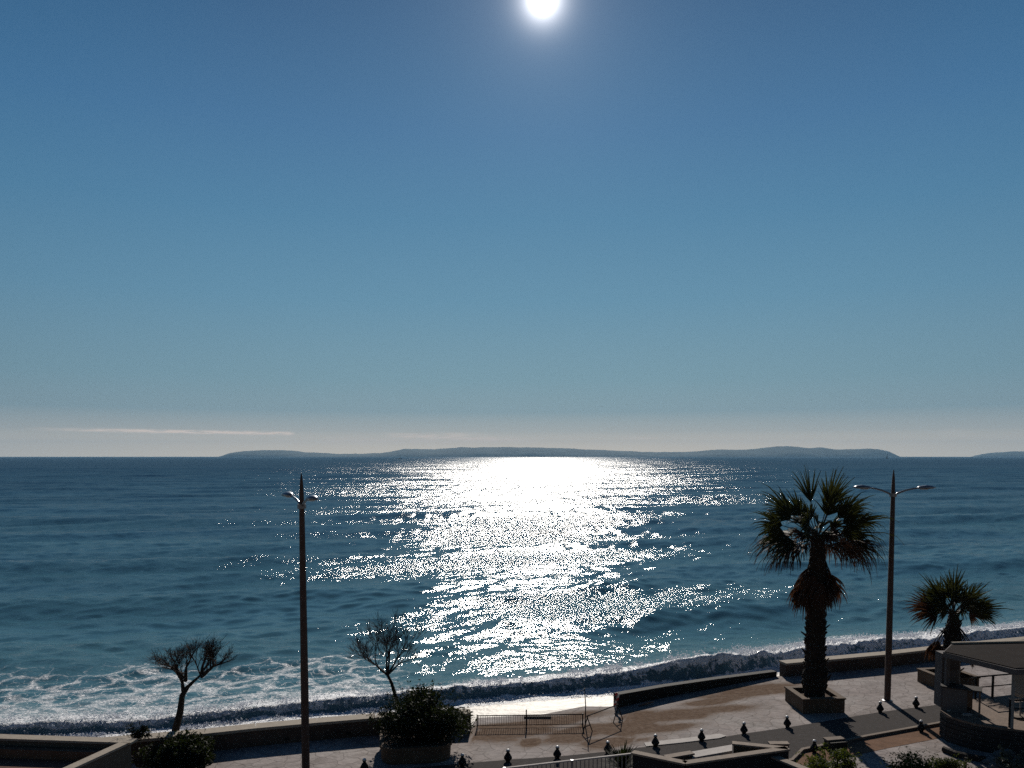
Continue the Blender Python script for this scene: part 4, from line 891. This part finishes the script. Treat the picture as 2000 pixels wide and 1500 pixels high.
# railings
def rail_run(name, pts, zt_, heights, label, posts):
    o = pts[0].copy(); t = thing(name, label, 'railing', o)
    for k, hgt in enumerate(heights):
        mb = MB(); mb.tube([p - o + Vector((0, 0, hgt)) for p in pts], .028 if k == 0 else .02, 6); mb.build('rail', M['black'], t)
    for fr_ in posts:
        i = min(int(fr_), len(pts) - 2); q = pts[i].lerp(pts[i + 1], fr_ - i) - o; mb = MB(); mb.box(q.x - .03, q.x + .03, q.y - .03, q.y + .03, 0, zt_); mb.build('post', M['black'], t)
rail_run('railing', [P(1903, 1366, dz), P(1990, 1357.5, dz), P(2180, 1342, dz)], .82, (.8, .42), 'far dark railing of the bar terrace, facing the sea', (0.02, .4, .97, 1.5, 1.98))
rail_run('railing', [P(1972, 1421, dz), P(2060, 1420, dz), P(2190, 1412, dz)], .9, (.88, .6, .3), 'near dark railing of the bar terrace by the right edge', (.0, .98, 1.98))
# bench-like dark boards on the terrace
t = thing('parasol', 'closed pale canvas parasol at the right edge of the bar terrace', 'parasol', P(1992, 1402, dz)); mb = MB(); mb.tube([(0, 0, 0), (0, 0, 2.0)], .025, 8); mb.build('pole', M['white'], t)
mb = MB(); 
prof = [(.14, .72), (.2, .85), (.17, 1.2), (.14, 1.5), (.06, 1.95), (.01, 2.02)]; n = 16; vs = [((r + .035 * (k % 2)) * math.cos(2 * math.pi * k / n), (r + .035 * (k % 2)) * math.sin(2 * math.pi * k / n), z) for r, z in prof for k in range(n)]
mb.add(vs, [(i * n + k, i * n + (k + 1) % n, (i + 1) * n + (k + 1) % n, (i + 1) * n + k) for i in range(5) for k in range(n)]); mb.build('canopy', M['cloth'], t)
mb = MB(); mb.lathe([(.25, 0), (.25, .06), (.05, .08)], 14); mb.build('base', M['kerb'], t)
# low dark kerb log in front of the bar
t = thing('log_edging', 'dark low timber edging lying in front of the planked bar', 'edging', P(1870, 1477)); o = P(1870, 1477)
mb = MB(); mb.tube([P(1843, 1468) - o + Vector((0, 0, .08)), P(1868, 1478) - o + Vector((0, 0, .08)), P(1895, 1484) - o + Vector((0, 0, .08)), P(1925, 1488) - o + Vector((0, 0, .08))], [.1, .11, .11, .1], 8); mb.build('log', M['bark'], t)
# rocks
for i, (u, v, r, lb) in enumerate(((1962, 1478, .22, 'pale angular rock beside the dark bar front'), (1935, 1492, .17, 'smaller pale rock left of the angular rock'), (1990, 1466, .2, 'pale rock partly under the grey shrub at the right edge'), (1950, 1503, .2, 'pale rock at the bottom edge'))):
    mb = MB(); n = 9; vs = []; rr = random.Random(i)
    for a in range(1, 6):
        for k in range(n):
            ph = a * math.pi / 6; q = r * rr.uniform(.75, 1.2); vs.append((q * math.sin(ph) * math.cos(k * 2 * math.pi / n) * 1.4, q * math.sin(ph) * math.sin(k * 2 * math.pi / n), q * math.cos(ph) * .8 + r * .3))
    mb.add(vs, [(j * n + k, j * n + (k + 1) % n, (j + 1) * n + (k + 1) % n, (j + 1) * n + k) for j in range(4) for k in range(n)] + [tuple(range(n))[::-1], tuple(4 * n + k for k in range(n))])
    ob = mb.build('rock', M['rock']); ob.location = P(u, v); tag(ob, lb, 'rock', 'pale rocks at the bottom right')
mb = MB(); mb.box(-.03, .03, -.03, .03, 0, .45); ob = mb.build('wooden_stake', M['bark']); ob.location = P(1885, 1508); tag(ob, 'short dark stake right of the clipped hedge', 'stake')

# ---------------------------------------------------------------- boats far out
def boat(p, L_, hm, label, sail):
    t = thing('sailing_boat' if sail else 'motor_boat', label, 'boat', p)
    mb = MB(); n = 7; secs = [(-.5, .16, .0), (-.3, .17, 0), (0, .17, 0), (.25, .13, .02), (.42, .06, .04), (.5, .005, .06)]; vs = []
    for x, w_, zz in secs: vs += [(x * L_, -w_ * L_, .09 * L_ + zz * L_), (x * L_, -w_ * .6 * L_, -.02 * L_), (x * L_, w_ * .6 * L_, -.02 * L_), (x * L_, w_ * L_, .09 * L_ + zz * L_)]
    mb.add(vs, [(i * 4 + k, i * 4 + (k + 1) % 4, i * 4 + 4 + (k + 1) % 4, i * 4 + 4 + k) for i in range(5) for k in range(4)] + [(0, 1, 2, 3), (23, 22, 21, 20)]); mb.build('hull', M['hull'], t)
    mb = MB(); mb.box(-.22 * L_, .12 * L_, -.09 * L_, .09 * L_, .09 * L_, .2 * L_); mb.build('cabin', M['hull'], t, bevel=.02 * L_)
    mb = MB(); mb.tube([(0, 0, .1 * L_), (0, 0, hm)], [.22, .12], 6); mb.build('mast', M['hull'], t)
    if sail:
        mb = MB(); mb.add([(-.02 * L_, 0, .2 * L_), (-.42 * L_, .3, .2 * L_), (-.02 * L_, 0, hm * .95), (-.02 * L_, .12, .2 * L_)], [(0, 1, 2), (3, 2, 1)]); mb.build('sail', M['hull'], t)
b = PD(781, 895, 3300); boat(Vector((b.x, 3300, ZS)), 17, 15, 'tiny dark boat on the horizon at the left edge of the sun glare', False)
b = PD(1733, 895, 3300); boat(Vector((b.x, 3300, ZS)), 12, 21, 'tiny dark sailing boat on the horizon above the right lamp', True)

# ---------------------------------------------------------------- air
hz = MB(); hz.box(-22000, 22000, -200, 17000, -20, 330); h = hz.build('haze', bpy.data.materials.new('haze')); tag(h, kind='stuff')
m = h.data.materials[0]; m.use_nodes = True; n_ = m.node_tree
for q in list(n_.nodes):
    if q.type == 'BSDF_PRINCIPLED': n_.nodes.remove(q)
pv = nd(n_, 'ShaderNodeVolumePrincipled'); pv.inputs['Color'].default_value = (.42, .72, 1, 1); pv.inputs['Density'].default_value = 5.5e-5; pv.inputs['Anisotropy'].default_value = 0.0
n_.links.new(pv.outputs[0], n_.nodes['Material Output'].inputs['Volume'])
